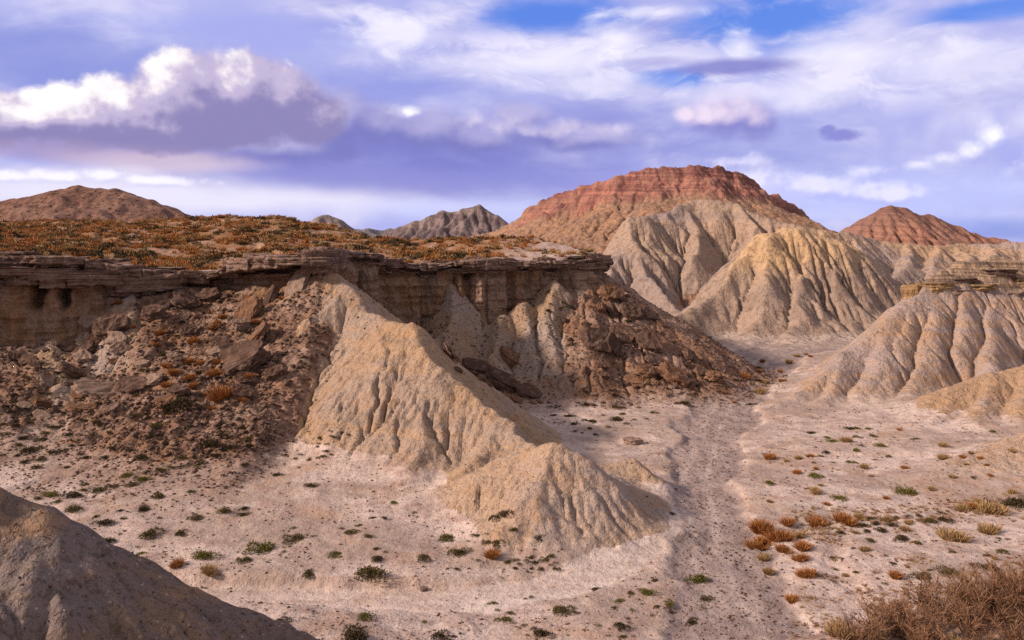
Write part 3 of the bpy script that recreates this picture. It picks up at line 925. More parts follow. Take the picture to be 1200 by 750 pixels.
def m_far():
    """the far hills: red beds on tan and grey clay"""
    m, g, bs = new_mat('far_badland')
    p = pos(g)
    big = g.noise(p, 0.032, 4, 0.55, 0.4)
    mid = g.noise(p, 0.16, 5, 0.62)
    fine = g.noise(p, 0.9, 6, 0.68)
    s = strata(g, p, 0.35, 2.0, (0.05, 0.0))
    s2 = strata(g, p, 0.9, 1.5, (0.04, 0.0))
    col = g.mix(g.ss(big, 0.42, 0.60), (0.43, 0.31, 0.22), (0.36, 0.29, 0.275))
    col = g.mix(g.mul(g.ss(s, 0.50, 0.62), 0.6), col, (0.47, 0.315, 0.19))
    col = g.mix(g.mul(g.ss(s, 0.46, 0.36), 0.5), col, (0.26, 0.20, 0.175))
    zz = g.add(g.sep(p)[2], g.mul(g.sub(g.noise(p, 0.08, 4, .6), 0.5), 14.0))
    col = g.mix(g.mul(g.ss(zz, 16, 9), 0.65), col, g.mix(g.ss(mid, .4, .6), (0.30, 0.235, 0.20), (0.38, 0.31, 0.275)))
    col = g.mix(g.mul(g.attr('a_tan'), 0.5), col, g.mix(g.ss(big, .4, .6), (0.33, 0.265, 0.235), (0.29, 0.235, 0.225)))  # greyed all over to stand in for this hill's shade
    bu = g.attr('a_butte')
    col = g.mix(g.mul(bu, 0.7), col, g.mix(g.ss(zz, 10, 15), g.mix(g.ss(mid, .4, .6), (0.30, 0.225, 0.18), (0.40, 0.30, 0.235)), (0.58, 0.40, 0.225)))  # sunlight on the butte's top put in as bright yellow
    # open brown slope below the cliff band
    sl = g.attr('a_slope_red')
    speck = g.ss(g.noise(p, 0.75, 3, 0.6), 0.50, 0.62)
    scol = g.mix(g.ss(mid, 0.42, 0.6), (0.385, 0.225, 0.14), (0.31, 0.19, 0.14))
    scol = g.mix(g.mul(speck, 0.7), scol, (0.13, 0.085, 0.055))
    col = g.mix(g.mul(sl, 0.9), col, scol)
    rd = g.attr('a_red')
    rb = g.add(g.mul(s2, 0.45), g.mul(g.noise(p, 0.10, 5, 0.65, 0.7), 0.55))
    rcol = g.mix(g.ss(rb, 0.42, 0.58), (0.19, 0.082, 0.078), (0.43, 0.20, 0.155))
    rcol = g.mix(g.mul(g.ss(mid, .5, .65), .5), rcol, (0.36, 0.20, 0.15))
    col = g.mix(rd, col, rcol)
    col = g.mix(g.mul(g.ss(mid, 0.52, 0.72), 0.35), col, (0.22, 0.15, 0.11))
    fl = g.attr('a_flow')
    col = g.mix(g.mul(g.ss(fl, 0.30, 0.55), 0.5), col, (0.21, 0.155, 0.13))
    wash = g.attr('a_wash')
    gcol = g.mix(g.ss(mid, 0.4, 0.6), (0.40, 0.32, 0.285), (0.50, 0.41, 0.36))
    col = g.mix(g.ss(g.add(wash, g.mul(g.sub(mid, .5), .5)), 0.5, 0.9), col, gcol)
    col = g.mix(g.mul(g.ss(fine, 0.50, 0.62), 0.62), col, (0.17, 0.11, 0.09))
    g.put(bs.inputs['Base Color'], col)
    sp = g.sep(p)
    rill = g.noise(g.xyz(sp[0], sp[1], g.mul(sp[2], 0.3)), 0.5, 5, 0.62)
    crk = g.noise(g.xyz(sp[0], sp[1], g.mul(sp[2], 0.35)), 0.32, 6, 0.62, 0.4, typ='RIDGED_MULTIFRACTAL')
    bump(g, bs, [(crk, 0.6, 0.9), (rill, 0.6, 1.6), (s2, g.nt and 0.35, 0.8), (fine, 0.7, 0.45), (g.noise(p, 3.5, 4, .65), 0.5, 0.10)])
    return m


def m_distant(name, a, b, c, sc, dots=0.0):
    m, g, bs = new_mat(name)
    p = pos(g)
    big = g.noise(p, 0.03 * sc, 5, 0.6)
    s = strata(g, p, 0.35 * sc, 1.0 / sc, (0.08, 0))
    fine = g.noise(p, 0.5 * sc, 6, 0.7)
    col = g.mix(g.ss(big, 0.4, 0.6), a, b)
    col = g.mix(g.mul(g.ss(s, 0.46, 0.58), 0.6), col, c)
    col = g.mix(g.mul(g.ss(fine, 0.50, 0.66), 0.6), col, tuple(v * .4 for v in a))
    if dots:
        v = g.voro(p, 0.42 * sc)
        col = g.mix(g.mul(g.ss(v, 0.38, 0.2), dots), col, (0.06, 0.045, 0.03))
    g.put(bs.inputs['Base Color'], col)
    bump(g, bs, [(g.noise(p, 0.2 * sc, 6, .65), 0.8, 3.0 / sc), (fine, 0.6, 0.9 / sc)])
    return m


M = dict(
    floor=m_floor(), debris=m_debris(), cliff=m_cliff(), top=m_top(), far=m_far(),
    spur=m_clay('spur_clay', a=(0.40, 0.28, 0.19), b=(0.37, 0.29, 0.245), wa=0.15, pebbly=0.35),
    mound=m_clay('mound_clay', a=(0.43, 0.315, 0.235), wa=0.2, pebbly=0.6, c=(0.42, 0.28, 0.185)),
    hill=m_clay('lilac_clay', a=(0.41, 0.305, 0.245), b=(0.375, 0.305, 0.295), wa=0.7, zs=0.8, pebbly=0.15, foot=PINK),
    knoll=m_clay('buff_clay', a=(0.40, 0.275, 0.185), wa=0.15, zs=0.9, pebbly=0.2, foot=PINK),
)


# ------------------------------------------------------------------ the land as named pieces
structure(NEAR.piece('valley_floor', NEAR.view & (NEAR.cls == 0), M['floor']))
PIECES = {'mesa': ('mesa_slope', 'debris'), 'spur': ('spur_ridge', 'spur'), 'mound': ('clay_mound', 'mound'), 'hill': ('clay_hill', 'hill'), 'knoll': ('clay_knoll', 'knoll'), 'bank': ('clay_bank', 'mound')}
for i, k in enumerate(NEAR.order):
    if k in PIECES:
        nm, mt = PIECES[k]
        structure(NEAR.piece(nm, NEAR.view & (NEAR.cls == i), M[mt]))
for i, nm in enumerate(('far_valley_floor', 'red_mountain', 'tan_hill', 'clay_butte_hill', 'far_ridge_hill')):
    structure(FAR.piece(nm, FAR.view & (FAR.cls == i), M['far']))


def ground_sheet():
    """one sheet out to the horizon, under everything"""
    r = np.array([0, 12, 30, 60, 120, 250, 500, 1000, 2500, 6000, 15000, 40000.0])
    a = np.linspace(0, 2 * np.pi, 97)[:-1]
    v = [(0, 0, -1.6)]
    for q in r[1:]:
        for t in a:
            v.append((q * math.sin(t), q * math.cos(t), -1.6 - 0.4 * fbm(np.array([q * math.sin(t) / 300]), np.array([q * math.cos(t) / 300]), 3, 2)[0]))
    n = len(a)
    f = []
    for j in range(1, len(r) - 1):
        for i in range(n):
            p = 1 + (j - 1) * n
            f.append((p + i, p + n + i, p + n + (i + 1) % n, p + (i + 1) % n))
    for i in range(0, n):
        f.append((0, 1 + i, 1 + (i + 1) % n, 1 + (i + 1) % n))
    f = [x for x in f if len(set(x)) == 4]
    o = np_mesh('ground', np.array(v), np.array(f), {}, M['far'])
    return structure(o)


ground_sheet()


def ridge_land(name, pts, slope, x0, x1, y0, y1, dx, mat, seed, iters=40, K=0.05, wob=0.06, terr=0.0, spurs=(), spslope=None, base=-1.0, rn=0.8, rnd=1.2):
    f = Field(x0, x1, y0, y1, dx)
    X, Y = f.X, f.Y
    L = (x1 - x0)
    wx = X + wob * L * 0.35 * fbm(X / (L * .12), Y / (L * .12), seed, 4)
    wy = Y + wob * L * 0.35 * fbm(X / (L * .12) + 9, Y / (L * .12), seed + 5, 4)
    z = tent(wx, wy, pts, slope, slope, dx * rnd, dx * rnd * 1.3) - dx * rnd * 0.33
    for s in spurs:
        z = smax(z, tent(wx, wy, s, spslope or slope * 1.2, None, dx * 2, dx * 3), dx * 4)
    z = smax(z, np.full(z.shape, base), dx * 6)
    hi = max(p[2] for p in pts)
    rel = np.clip((z - base) / (hi * .25), 0, 1)
    z = z + rel * dx * (0.9 * fbm(X / (dx * 4), Y / (dx * 5), seed + 7, 3) + 1.6 * fbm(X / (dx * 14), Y / (dx * 14), seed + 8, 3) + rn * ridged(X / (dx * 9), Y / (dx * 9), seed + 9, 3))
    if terr:
        q = (z + terr * fbm(X / (L * .08), Y / (L * .08), seed + 11, 2)) / terr
        z = z + ((np.floor(q) + smooth(q - np.floor(q), 0.1, 0.6)) * terr - z) * 0.7 * rel
    z, acc = erode(z, dx, rel, iters, K, 0.47, 0.015, np.minimum(z, base), seed=seed)
    f.z = z
    f.attrs = {}
    structure(f.piece(name, (z > base + 0.02 * hi) & (np.abs(X / Y) < 0.9), mat))
    return f


redpk = ridge_land('red_peak', P3((930, 296, 480), (965, 284, 476), (1000, 266, 468), (1022, 250, 458), (1040, 240, 450), (1060, 245, 456), (1085, 251, 464), (1120, 264, 472), (1165, 279, 480), (1260, 292, 490)), 0.66, 110, 340, 370, 540, 0.9,
                   m_distant('red_beds', (0.39, 0.205, 0.15), (0.31, 0.175, 0.14), (0.20, 0.105, 0.09), 1.0), 301, 40, 0.022, 0.04, 0.0,
                   [P3((1040, 242, 450), (1052, 262, 436), (1062, 285, 421)), P3((1090, 254, 463), (1105, 275, 446))])
LEFTHILL = ridge_land('brown_hill', P3((-330, 285, 400), (-120, 262, 395), (0, 250, 390), (30, 236, 391), (62, 226, 392), (98, 222, 393), (130, 226, 393), (160, 238, 392), (196, 253, 390), (250, 278, 388), (330, 300, 386)), 0.50, -380, -60, 320, 460, 1.0,
                      m_distant('scrubby_brown', (0.235, 0.13, 0.10), (0.29, 0.175, 0.14), (0.19, 0.10, 0.08), 1.0, 0.85), 311, 24, 0.012, 0.04, rn=0.25, rnd=9)
ridge_land('grey_mountain', P3((380, 300, 1480), (430, 277, 1490), (470, 262, 1500), (500, 252, 1500), (522, 246, 1500), (545, 241, 1500), (560, 237, 1500), (576, 244, 1490), (600, 264, 1480), (640, 292, 1470)), 0.75, -360, 80, 1380, 1620, 3.2,
           m_distant('hazy_grey_rock', (0.20, 0.155, 0.165), (0.285, 0.225, 0.22), (0.13, 0.10, 0.115), 0.3), 321, 44, 0.05, 0.05, 0,  # purple-grey base colour stands in for haze
           [P3((520, 247, 1500), (515, 262, 1460), (505, 275, 1430)), P3((560, 238, 1500), (545, 262, 1455), (540, 280, 1420)), P3((478, 262, 1500), (470, 276, 1460))], 0.9)
ridge_land('pale_mountain', P3((300, 296, 2500), (350, 263, 2500), (372, 252, 2500), (384, 249, 2500), (397, 257, 2500), (418, 268, 2500), (460, 286, 2500)), 0.7, -800, -300, 2360, 2640, 6.0,
           m_distant('hazy_pale_rock', (0.27, 0.23, 0.23), (0.33, 0.28, 0.27), (0.21, 0.18, 0.18), 0.16), 331, 30, 0.05, 0.05)  # faded base colour imitates the haze in front of it
ridge_land('blue_ridge', P3((250, 300, 7000), (370, 280, 7000), (410, 272, 7000), (440, 270, 7000), (480, 274, 7000), (560, 276, 7000), (700, 300, 7000)), 0.5, -2700, 900, 6500, 7500, 28,
           m_distant('hazy_blue_rock', (0.20, 0.19, 0.21), (0.24, 0.22, 0.24), (0.18, 0.17, 0.18), 0.05), 341, 20, 0.05, 0.04)  # bluish cast of distant air put into the base colour


# the viewpoint's own slope, lower left and lower right corners
def near_corner():
    f = Field(-22, 4, 7, 30, 0.06)
    X, Y = f.X, f.Y
    wx = X + 0.35 * fbm(X / 3, Y / 3, 401, 3)
    wy = Y + 0.35 * fbm(X / 3 + 9, Y / 3, 402, 3)
    crest = P3((-420, 440, 13.5), (-200, 500, 14), (0, 583, 14.5), (50, 602, 14.6), (100, 628, 14.8), (160, 665, 15), (220, 703, 15.2), (290, 733, 15.4), (335, 751, 15.5), (420, 800, 15.6), (560, 880, 15.6))
    z = tent(wx, wy, crest, 0.9, 0.85, 0.30, 0.3)
    z = z + 0.13 * fbm(X / 1.4, Y / 1.4, 404, 4) + 0.05 * fbm(X / .35, Y / .35, 406, 3)
    z = z + 0.10 * ridged(X / 1.1 + .3 * perlin(X, Y, 409), Y / 1.6, 408, 3)
    z, acc = erode(z, f.dx, np.ones(z.shape) * 0.8, 16, 0.02, 0.45, 0.03, seed=44)
    f.z = z
    f.attrs = dict(a_hill=np.ones(z.shape), a_flow=np.clip(np.log2(acc / f.dx ** 2) / 14, 0, 1))
    structure(f.piece('near_slope', (z > 2.5), m_clay('shade_toned_gravel_clay', a=(0.175, 0.132, 0.108), b=(0.225, 0.185, 0.18), c=(0.25, 0.165, 0.108), wa=0.4, zs=1.5, sc=1.7, pebbly=0.75, flowk=0.1)))  # base tones darkened to stand in for shade on this slope
    return f


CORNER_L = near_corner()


def near_right():
    f = Field(4, 30, 15, 44, 0.08)
    X, Y = f.X, f.Y
    wx = X + 0.5 * fbm(X / 4, Y / 4, 411, 3)
    wy = Y + 0.5 * fbm(X / 4 + 9, Y / 4, 412, 3)
    z = tent(wx, wy, P3((860, 860, 24), (930, 800, 26), (1000, 758, 27.5), (1080, 735, 29), (1150, 716, 30), (1230, 695, 31), (1400, 650, 33)), 0.62, 0.18, 0.8, 0.6)
    z = z + 0.14 * fbm(X / 2, Y / 2, 414, 4) + 0.03 * fbm(X / .4, Y / .4, 416, 3)
    f.z = z
    fl = floor_z(X, Y)[0]
    f.attrs = dict(a_rock=np.full(z.shape, .25), a_hill=np.full(z.shape, .55), a_cone=np.zeros(z.shape))
    structure(f.piece('near_bank', (z > fl - 0.4), M['debris']))
    return f


CORNER_R = near_right()


def slab_mesh(seed, flat=0.35, n=3, box=0.0, bedk=1.0):
    """an angular, bedded block about one unit across"""
    rng = np.random.default_rng(seed)
    bm = bmesh.new()
    k = rng.integers(9, 14)
    for i in range(k):
        a = 2 * np.pi * (i + rng.uniform(-.3, .3)) / k
        r = rng.uniform(0.38, 0.6)
        for z in (-1, 1):
            rr = r * rng.uniform(0.82, 1.05)
            bm.verts.new((rr * math.cos(a), rr * math.sin(a) * 0.75, z * flat * 0.5 * rng.uniform(0.75, 1.1)))
    res = bmesh.ops.convex_hull(bm, input=bm.verts)
    bmesh.ops.delete(bm, geom=[g for g in res['geom_interior'] if isinstance(g, bmesh.types.BMVert)], context='VERTS')
    bmesh.ops.triangulate(bm, faces=bm.faces)
    bmesh.ops.subdivide_edges(bm, edges=bm.edges, cuts=n, use_grid_fill=True)
    co = np.array([v.co for v in bm.verts])
    nrm = np.array([v.normal for v in bm.verts])
    bed = 0.085 * bedk * perlin(co[:, 2] * 16 + seed, co[:, 0] * 1.2, seed) * (1 - np.abs(nrm[:, 2]))
    rough = 0.06 * fbm(co[:, 0] * 5 + seed, co[:, 1] * 5 + co[:, 2] * 4, seed, 3)
    for v, b, r, q in zip(bm.verts, bed, rough, nrm):
        v.co += Vector(q) * float(b + r)
    me = bpy.data.meshes.new('rock_slab')
    bm.to_mesh(me); bm.free()
    return me


# ------------------------------------------------------------------ mesa: plateau, caprock and cliff
def crest_of(px):
    """row and distance of the plateau's skyline at a column of the photograph"""
    py = np.interp(px, [-500, -200, 0, 100, 200, 260, 330, 400, 440, 480, 520, 560, 600, 640, 680, 716], [264, 264, 262, 261, 259, 255, 256, 269, 279, 283, 282, 278, 277, 282, 291, 302])
    Y = np.interp(px, [-500, 0, 300, 400, 440, 520, 600, 680, 716], [150, 165, 172, 165, 158, 150, 142, 130, 122])
    return py, Y


class Top(Field):
    pass


TOP = Top(-130, 30, 78, 215, 0.35)


def build_top():
    X, Y = TOP.X, TOP.Y
    sd, par = rim_info(X, Y)
    px = 600 + F * X / Y
    cpy, cY = crest_of(px)
    cz = CAM_H - (cpy - HZ) * cY / F
    zr = along(par, 2)
    # the rim straight in front of this point (same column)
    ins = np.maximum(-sd, 0)
    t = np.clip(ins / np.maximum(ins + np.maximum(cY - Y, 0), 1e-3), 0, 1)
    t = np.where(Y >= cY, 1, t)
    z = zr + (cz - zr) * (0.35 * t + 0.65 * smooth(t, 0, 1))
    z = z - 0.10 * np.maximum(Y - cY, 0)
    amp = smooth(ins, 0.5, 8)
    z = z + amp * (0.45 * fbm(X / 9, Y / 9, 201, 3) + 0.16 * fbm(X / 2.2, Y / 2.2, 203, 3)) + 0.03 * fbm(X / .7, Y / .7, 205, 2)
    TOP.z = z
    TOP.sd = sd
    bare = smooth(ins, 5.5, 1.0) * 0.9 + 0.75 * smooth(px, 520, 600) * smooth(ins, 30, 3)
    TOP.attrs = dict(a_bare=np.clip(bare, 0, 1))
    TOP.mask = (sd < -0.25) & (np.abs(px - 600) < 880)
    structure(TOP.piece('plateau', TOP.mask, M['top']))


build_top()


def build_cliff():
    """a wall along the rim: thick ledges that overhang a soft, fluted face"""
    ds = 0.13
    s0 = RIMD[np.searchsorted(np.arange(len(RIM)), 8)]
    smax_ = RIMD[-1]
    s = np.arange(s0, min(smax_, RIMD[-22]), ds)
    ix = np.interp(s, RIMD, np.arange(len(RIM)))
    x = along(ix, 0); y = along(ix, 1); zt = along(ix, 2); zb = along(ix, 3)
    tx = np.gradient(x, s); ty = np.gradient(y, s)
    k = np.ones(25) / 25
    tx = np.convolve(np.pad(tx, 12, mode='edge'), k, 'valid'); ty = np.convolve(np.pad(ty, 12, mode='edge'), k, 'valid')
    n = np.hypot(tx, ty); nx = ty / n; ny = -tx / n           # outward: right of travel
    px = 600 + F * x / y
    H = np.maximum(zt - zb, 1.0)
    left = smooth(px, 395, 375)
    # block structure: ledge overhang changes in steps along the rim
    def blocks(w, seed):
        c = s / w + 0.6 * perlin(s / (w * 2.3), s * 0 + .5, seed)
        i = np.floor(c)
        a = (hash2(i, i * 0 + 3, seed) & 1023) / 1023.0
        b = (hash2(i + 1, i * 0 + 3, seed) & 1023) / 1023.0
        t = smooth(c - i, 0.95, 1.0)
        gap = np.exp(-((c - i - 0.95) / 0.05) ** 2)
        return a + (b - a) * t, gap
    b1, g1 = blocks(4.2, 501)
    b2, g2 = blocks(2.6, 502)
    b3, g3 = blocks(1.5, 503)
    lip = 0.15 + 1.5 * b1 + 0.35 * b3 + 0.35 * fbm(s / 2.2, s * 0, 505, 3) - 0.9 * g1 - 0.5 * g3 * b2
    over = smooth(px, 205, 260) * smooth(px, 398, 380)
    lip = lip * (0.55 + 0.45 * left) + 0.8 * over
    deep = 1.0 * over + 0.3 * left + 0.1 * smooth(px, 500, 520)
    th = (0.40 + 0.85 * b2) * (0.75 + 0.5 * left)
    flute = 0.55 * ridged(s / 3.1, s * 0 + 3.3, 511, 2) * (0.6 + 0.4 * (1 - left)) + 0.28 * fbm(s / 0.9, s * 0, 513, 3)
    # two dark alcoves in the left-hand face, deep joints in the right-hand one
    alc = np.zeros(len(s))
    for p0, w, dpt in ((44, 8, 3.6), (74, 8, 3.8)):
        alc += dpt * np.exp(-((px - p0) / w) ** 4)
    joint = np.zeros(len(s))
    for p0, w, dpt in ((548, 5.5, 2.1), (600, 4, 1.2), (452, 5, 1.5), (500, 3, .6), (622, 4, .8), (660, 5, 1.0)):
        joint += dpt * np.exp(-((px - p0) / w) ** 2)
    wig = 1.3 * fbm(s / 5.5, s * 0 + 7.7, 515, 3)
    flute = flute + wig * smooth(px, 395, 440) * 1.0 + 0.35 * wig
    b4, g4 = blocks(4.4, 504)
    flute = flute + (1.7 * (b4 - .5) - 0.9 * g4) * smooth(px, 395, 440) + (0.7 * (b4 - .5) - .4 * g4) * left
    zt = zt + 0.28 * fbm(s / 5.0, s * 0 + 2.2, 517, 3) + 0.25 * (b2 - .5)
    rows = []          # (offset, z, ledge flag)
    add = lambda o, z, l: rows.append((o, z, np.full(len(s), float(l))))
    add(-3.2 + 0 * s, zt - 0.45, 1)
    add(-2.6 + 0.7 * b2, zt + 0.06 * b1, 1)
    for q in (0.3, 0.55, 0.8, 0.93):
        add(-2.2 + (lip + 2.2) * q, zt + 0.10 * b1 + 0.05 * fbm(s / .8, s * 0 + q, 520, 2), 1)
    # top ledge
    for q in np.linspace(0, 1, 10):
        add(lip - 0.05 * (2 * q - 1) ** 6 + 0.16 * perlin(s * 0 + q * 5.3 + b1 * 9, s / 3.0, 531) + 0.26 * fbm(s / 1.1, s * 0 + q * 2.4, 530, 4), zt - 0.03 - th * q, 1)
    z1 = zt - th
    rec = -0.5 - 0.45 * b3 - deep
    add(lip * 0.5, z1 - 0.01, 1)
    add(rec, z1 - 0.03, 1)
    # second ledge, stronger on the left
    th2 = (0.35 + 0.6 * b3) * (0.35 + 0.65 * left) * (1 - 0.6 * over)
    gp2 = (0.25 + 0.35 * b2)
    lip2 = (0.1 + 0.8 * b2 + 0.3 * fbm(s / 1.6, s * 0, 541, 2)) * (0.3 + 0.7 * left) - 0.9 * over
    z2 = z1 - gp2
    add(rec, z2 + 0.02, 1)
    for q in np.linspace(0, 1, 5):
        add(lip2 - 0.08 * (2 * q - 1) ** 4 + 0.08 * fbm(s / 0.6, s * 0 + q * 3 + 9, 545, 2), z2 - th2 * q, 1)
    z3 = z2 - th2
    zend = zb - 2.2
    hh = np.maximum(z3 - zend, 1.2)
    for q in np.r_[0.0, np.linspace(0.015, 1, 72)]:
        zz = z3 - hh * q
        dep = z3 - zz
        st = 0.26 * perlin(zz * 1.9 + 0.4 * perlin(s / 5, s * 0, 551), s * 0.05, 552) + 0.10 * perlin(zz * 5.3, s * 0.08, 553)
        soft = 0.46 * fbm(s / 1.5, zz / 2.0, 555, 4) + 0.22 * np.abs(perlin(s / 0.9, zz / 1.4, 558)) + 0.05 * fbm(s / .35, zz / .35, 557, 2)
        wob = 4.0 * perlin(zz * .9 + 4, s * .2, 561)
        alc = np.zeros(len(s))
        for p0, w, dpt in ((43, 8, 3.4), (75, 7, 3.4)):
            alc += dpt * np.exp(-((px + wob - p0) / (w * (1 - 0.35 * smooth(dep, 0.5, 3.5)))) ** 2)
        a = alc * smooth(dep, 0.0, 0.25) * (1 - smooth(dep, 2.6, 3.8))
        j = joint * smooth(dep, -0.2, 0.3) * (1 - 0.6 * smooth(dep, 3, 7))
        batter = 0.10 * dep + 0.9 * smooth(q, 0.55, 1.0)
        o = (rec + deep * smooth(dep, 0.3, 2.2)) * 0.7 + 0.15 + batter + flute * smooth(dep, 0.1, 1.6) * (0.6 + 0.5 * q) + st + soft - a - j
        rows.append((o, zz, np.full(len(s), 0.0)))
    R = len(rows); n_ = len(s)
    O = np.array([r[0] for r in rows]); Z = np.array([r[1] for r in rows]); Lg = np.array([r[2] for r in rows])
    V = np.stack([x[None] + nx[None] * O, y[None] + ny[None] * O, Z], -1).reshape(-1, 3)
    i, j = np.meshgrid(np.arange(n_ - 1), np.arange(R - 1))
    a = (j * n_ + i).ravel()
    f = np.stack([a, a + n_, a + n_ + 1, a + 1], 1)
    o = np_mesh('mesa_cliff', V, f, dict(a_ledge=Lg.ravel()), M['cliff'])
    structure(o)
    # broken beds of the caprock, each a slab that sticks out of the rim
    rng = np.random.default_rng(61)
    k = 0
    for lvl, (p0, p1, dz, w0, w1, th0, out) in enumerate(((-40, 150, -0.25, 3.5, 7.5, .75, .55), (-40, 160, -1.55, 4.0, 8.0, .9, .75), (265, 392, -0.35, 3.5, 6.5, 1.25, 1.0), (150, 280, -0.4, 2.5, 5.0, .5, .5), (-40, 140, -2.7, 2.5, 5.0, .6, .35), (405, 452, -0.3, 3.0, 5.0, .6, .2),
                                                         (500, 705, -0.35, 3.0, 7.0, .8, .3), (520, 700, -1.15, 3.0, 7.0, .5, .2), (280, 390, .35, 3.5, 6.0, .35, -.6), (-30, 160, .30, 3.0, 6.0, .3, -.8), (500, 700, .3, 3.0, 6.0, .3, -.9))):
        ids = np.nonzero((px > p0) & (px < p1))[0]
        if not len(ids):
            continue
        sc = s[ids[0]]
        while sc < s[ids[-1]]:
            w = rng.uniform(w0, w1)
            q = int(np.clip(np.searchsorted(s, sc + w / 2), 0, len(s) - 1))
            if rng.uniform() < 0.76:
                me = slab_mesh(1000 + k % 14, 0.30, 6, 0.9, 0.4)
                me.name = 'ledge'
                me.materials.append(M['cliff'])
                at_ = me.attributes.new('a_ledge', 'FLOAT', 'POINT')
                at_.data.foreach_set('value', np.ones(len(me.vertices), dtype=np.float32))
                lo = bpy.data.objects.new('ledge', me)
                oo = out * rng.uniform(.1, 1.45) - 0.6
                lo.location = (x[q] + nx[q] * oo, y[q] + ny[q] * oo, zt[q] + dz + rng.uniform(-.12, .12))
                lo.scale = (w * 1.15, rng.uniform(2.6, 3.8), th0 * rng.uniform(.9, 1.9) / 0.30)
                lo.rotation_euler = (rng.uniform(-.05, .05), rng.uniform(-.04, .04), math.atan2(ty[q], tx[q]) + rng.uniform(-.12, .12))
                lo.parent = o
                C.objects.link(lo)
                k += 1
            sc += w * rng.uniform(.75, 1.1)


build_cliff()


# ------------------------------------------------------------------ plants and stones: meshes
def m_plant(name, a, b, var=0.5, trans=0.0):
    m, g, bs = new_mat(name)
    p = pos(g)
    oi = g.n('ShaderNodeObjectInfo')
    f = g.noise(p, 5.0, 3)
    t = g.attr('a_tint')
    col = g.mix(g.m('ADD', g.mul(t, 0.7), g.mul(g.sub(f, 0.5), var), clamp=True), a, b)
    col = g.mix(g.mul(oi.outputs['Random'], 0.35), col, tuple(v * 0.6 for v in a))
    g.put(bs.inputs['Base Color'], col)
    bs.inputs['Roughness'].default_value = 0.8
    return m


PLANT = dict(
    olive=m_plant('olive_leaves', (0.075, 0.062, 0.022), (0.19, 0.145, 0.058)),
    dark=m_plant('dark_leaves', (0.042, 0.033, 0.017), (0.12, 0.088, 0.042)),
    green=m_plant('green_leaves', (0.10, 0.10, 0.022), (0.24, 0.21, 0.05)),
    orange=m_plant('orange_grass', (0.26, 0.10, 0.034), (0.56, 0.27, 0.09)),
    straw=m_plant('straw_grass', (0.28, 0.175, 0.08), (0.54, 0.38, 0.20)),
    brown=m_plant('brown_twigs', (0.175, 0.09, 0.056), (0.43, 0.26, 0.16)),
)


def m_stone(name, a, b, c):
    m, g, bs = new_mat(name)
    p = pos(g)
    oi = g.n('ShaderNodeObjectInfo')
    tc = g.n('ShaderNodeTexCoord').outputs['Object']
    st = g.noise(g.vm('MULTIPLY', tc, (0.25, 0.25, 6.0)), 1.0, 5, 0.65)
    mid = g.noise(p, 1.6, 5, 0.62)
    fine = g.noise(p, 7, 5, 0.68)
    col = g.mix(g.ss(st, 0.42, 0.58), a, b)
    col = g.mix(g.mul(g.ss(mid, 0.5, 0.66), 0.6), col, c)
    col = g.mix(g.mul(oi.outputs['Random'], 0.4), col, tuple(v * .7 for v in a))
    col = g.mix(g.mul(g.ss(fine, 0.52, 0.7), 0.5), col, tuple(v * .4 for v in a))
    g.put(bs.inputs['Base Color'], col)
    bump(g, bs, [(st, 0.6, 0.15), (mid, 0.6, 0.25), (fine, 0.7, 0.07)])
    return m


STONE = dict(
    brown=m_stone('brown_sandstone', (0.085, 0.052, 0.040), (0.195, 0.125, 0.095), (0.28, 0.20, 0.165)),
    rust=m_stone('rusty_sandstone', (0.165, 0.088, 0.052), (0.28, 0.165, 0.11), (0.33, 0.235, 0.18)),
    ochre=m_stone('ochre_sandstone', (0.25, 0.155, 0.08), (0.45, 0.31, 0.165), (0.40, 0.29, 0.18)),
    pale=m_stone('pale_sandstone', (0.25, 0.175, 0.135), (0.37, 0.28, 0.235), (0.19, 0.125, 0.095)),
)


def quads_mesh(name, cen, dirs, ln, wd, tint, mat, rng, bend=0.0):
    """many blades or leaves: tapered quads from cen along dirs"""
    n = len(cen)
    side = np.cross(dirs, rng.standard_normal((n, 3)))
    side /= np.linalg.norm(side, axis=1)[:, None] + 1e-9
    w = wd[:, None] * side * 0.5
    tip = cen + dirs * ln[:, None]
    if bend:
        tip[:, 2] -= bend * ln
    v = np.stack([cen - w, cen + w, tip + w * 0.45, tip - w * 0.45], 1).reshape(-1, 3)
    f = np.arange(n * 4).reshape(n, 4)
    return v, f, np.repeat(tint, 4)


def cushion(seed, n=420, flat=0.45, leaf=0.10, ragged=0.35):
    """a low, dense shrub of unit radius: leaf clumps over twigs"""
    rng = np.random.default_rng(seed)
    k = rng.integers(5, 9)
    lob = rng.uniform(-0.55, 0.55, (k, 2)); lr = rng.uniform(0.32, 0.62, k); lh = rng.uniform(0.6, 1.1, k) * flat
    i = rng.integers(0, k, n)
    a = rng.uniform(0, 2 * np.pi, n); u = rng.uniform(0.05, 1, n) ** 0.5
    ph = np.arccos(rng.uniform(0, 1, n))
    rad = rng.uniform(0.65, 1.0 + ragged * 0.5, n)
    c = np.stack([lob[i, 0] + lr[i] * np.sin(ph) * np.cos(a) * rad, lob[i, 1] + lr[i] * np.sin(ph) * np.sin(a) * rad, lh[i] * np.cos(ph) * rad * 1.1 - 0.02], 1)
    d = np.stack([np.sin(ph) * np.cos(a), np.sin(ph) * np.sin(a), np.cos(ph) * 0.8 + 0.25], 1) + rng.standard_normal((n, 3)) * 0.55
    d /= np.linalg.norm(d, axis=1)[:, None]
    ln = leaf * rng.uniform(0.7, 1.7, n); wd = leaf * rng.uniform(0.45, 0.9, n)
    tint = np.clip(rng.uniform(0, 1, n) * 0.7 + 0.4 * rng.uniform(0, 1, k)[i], 0, 1)
    return quads_mesh('x', c, d, ln, wd, tint, None, rng)


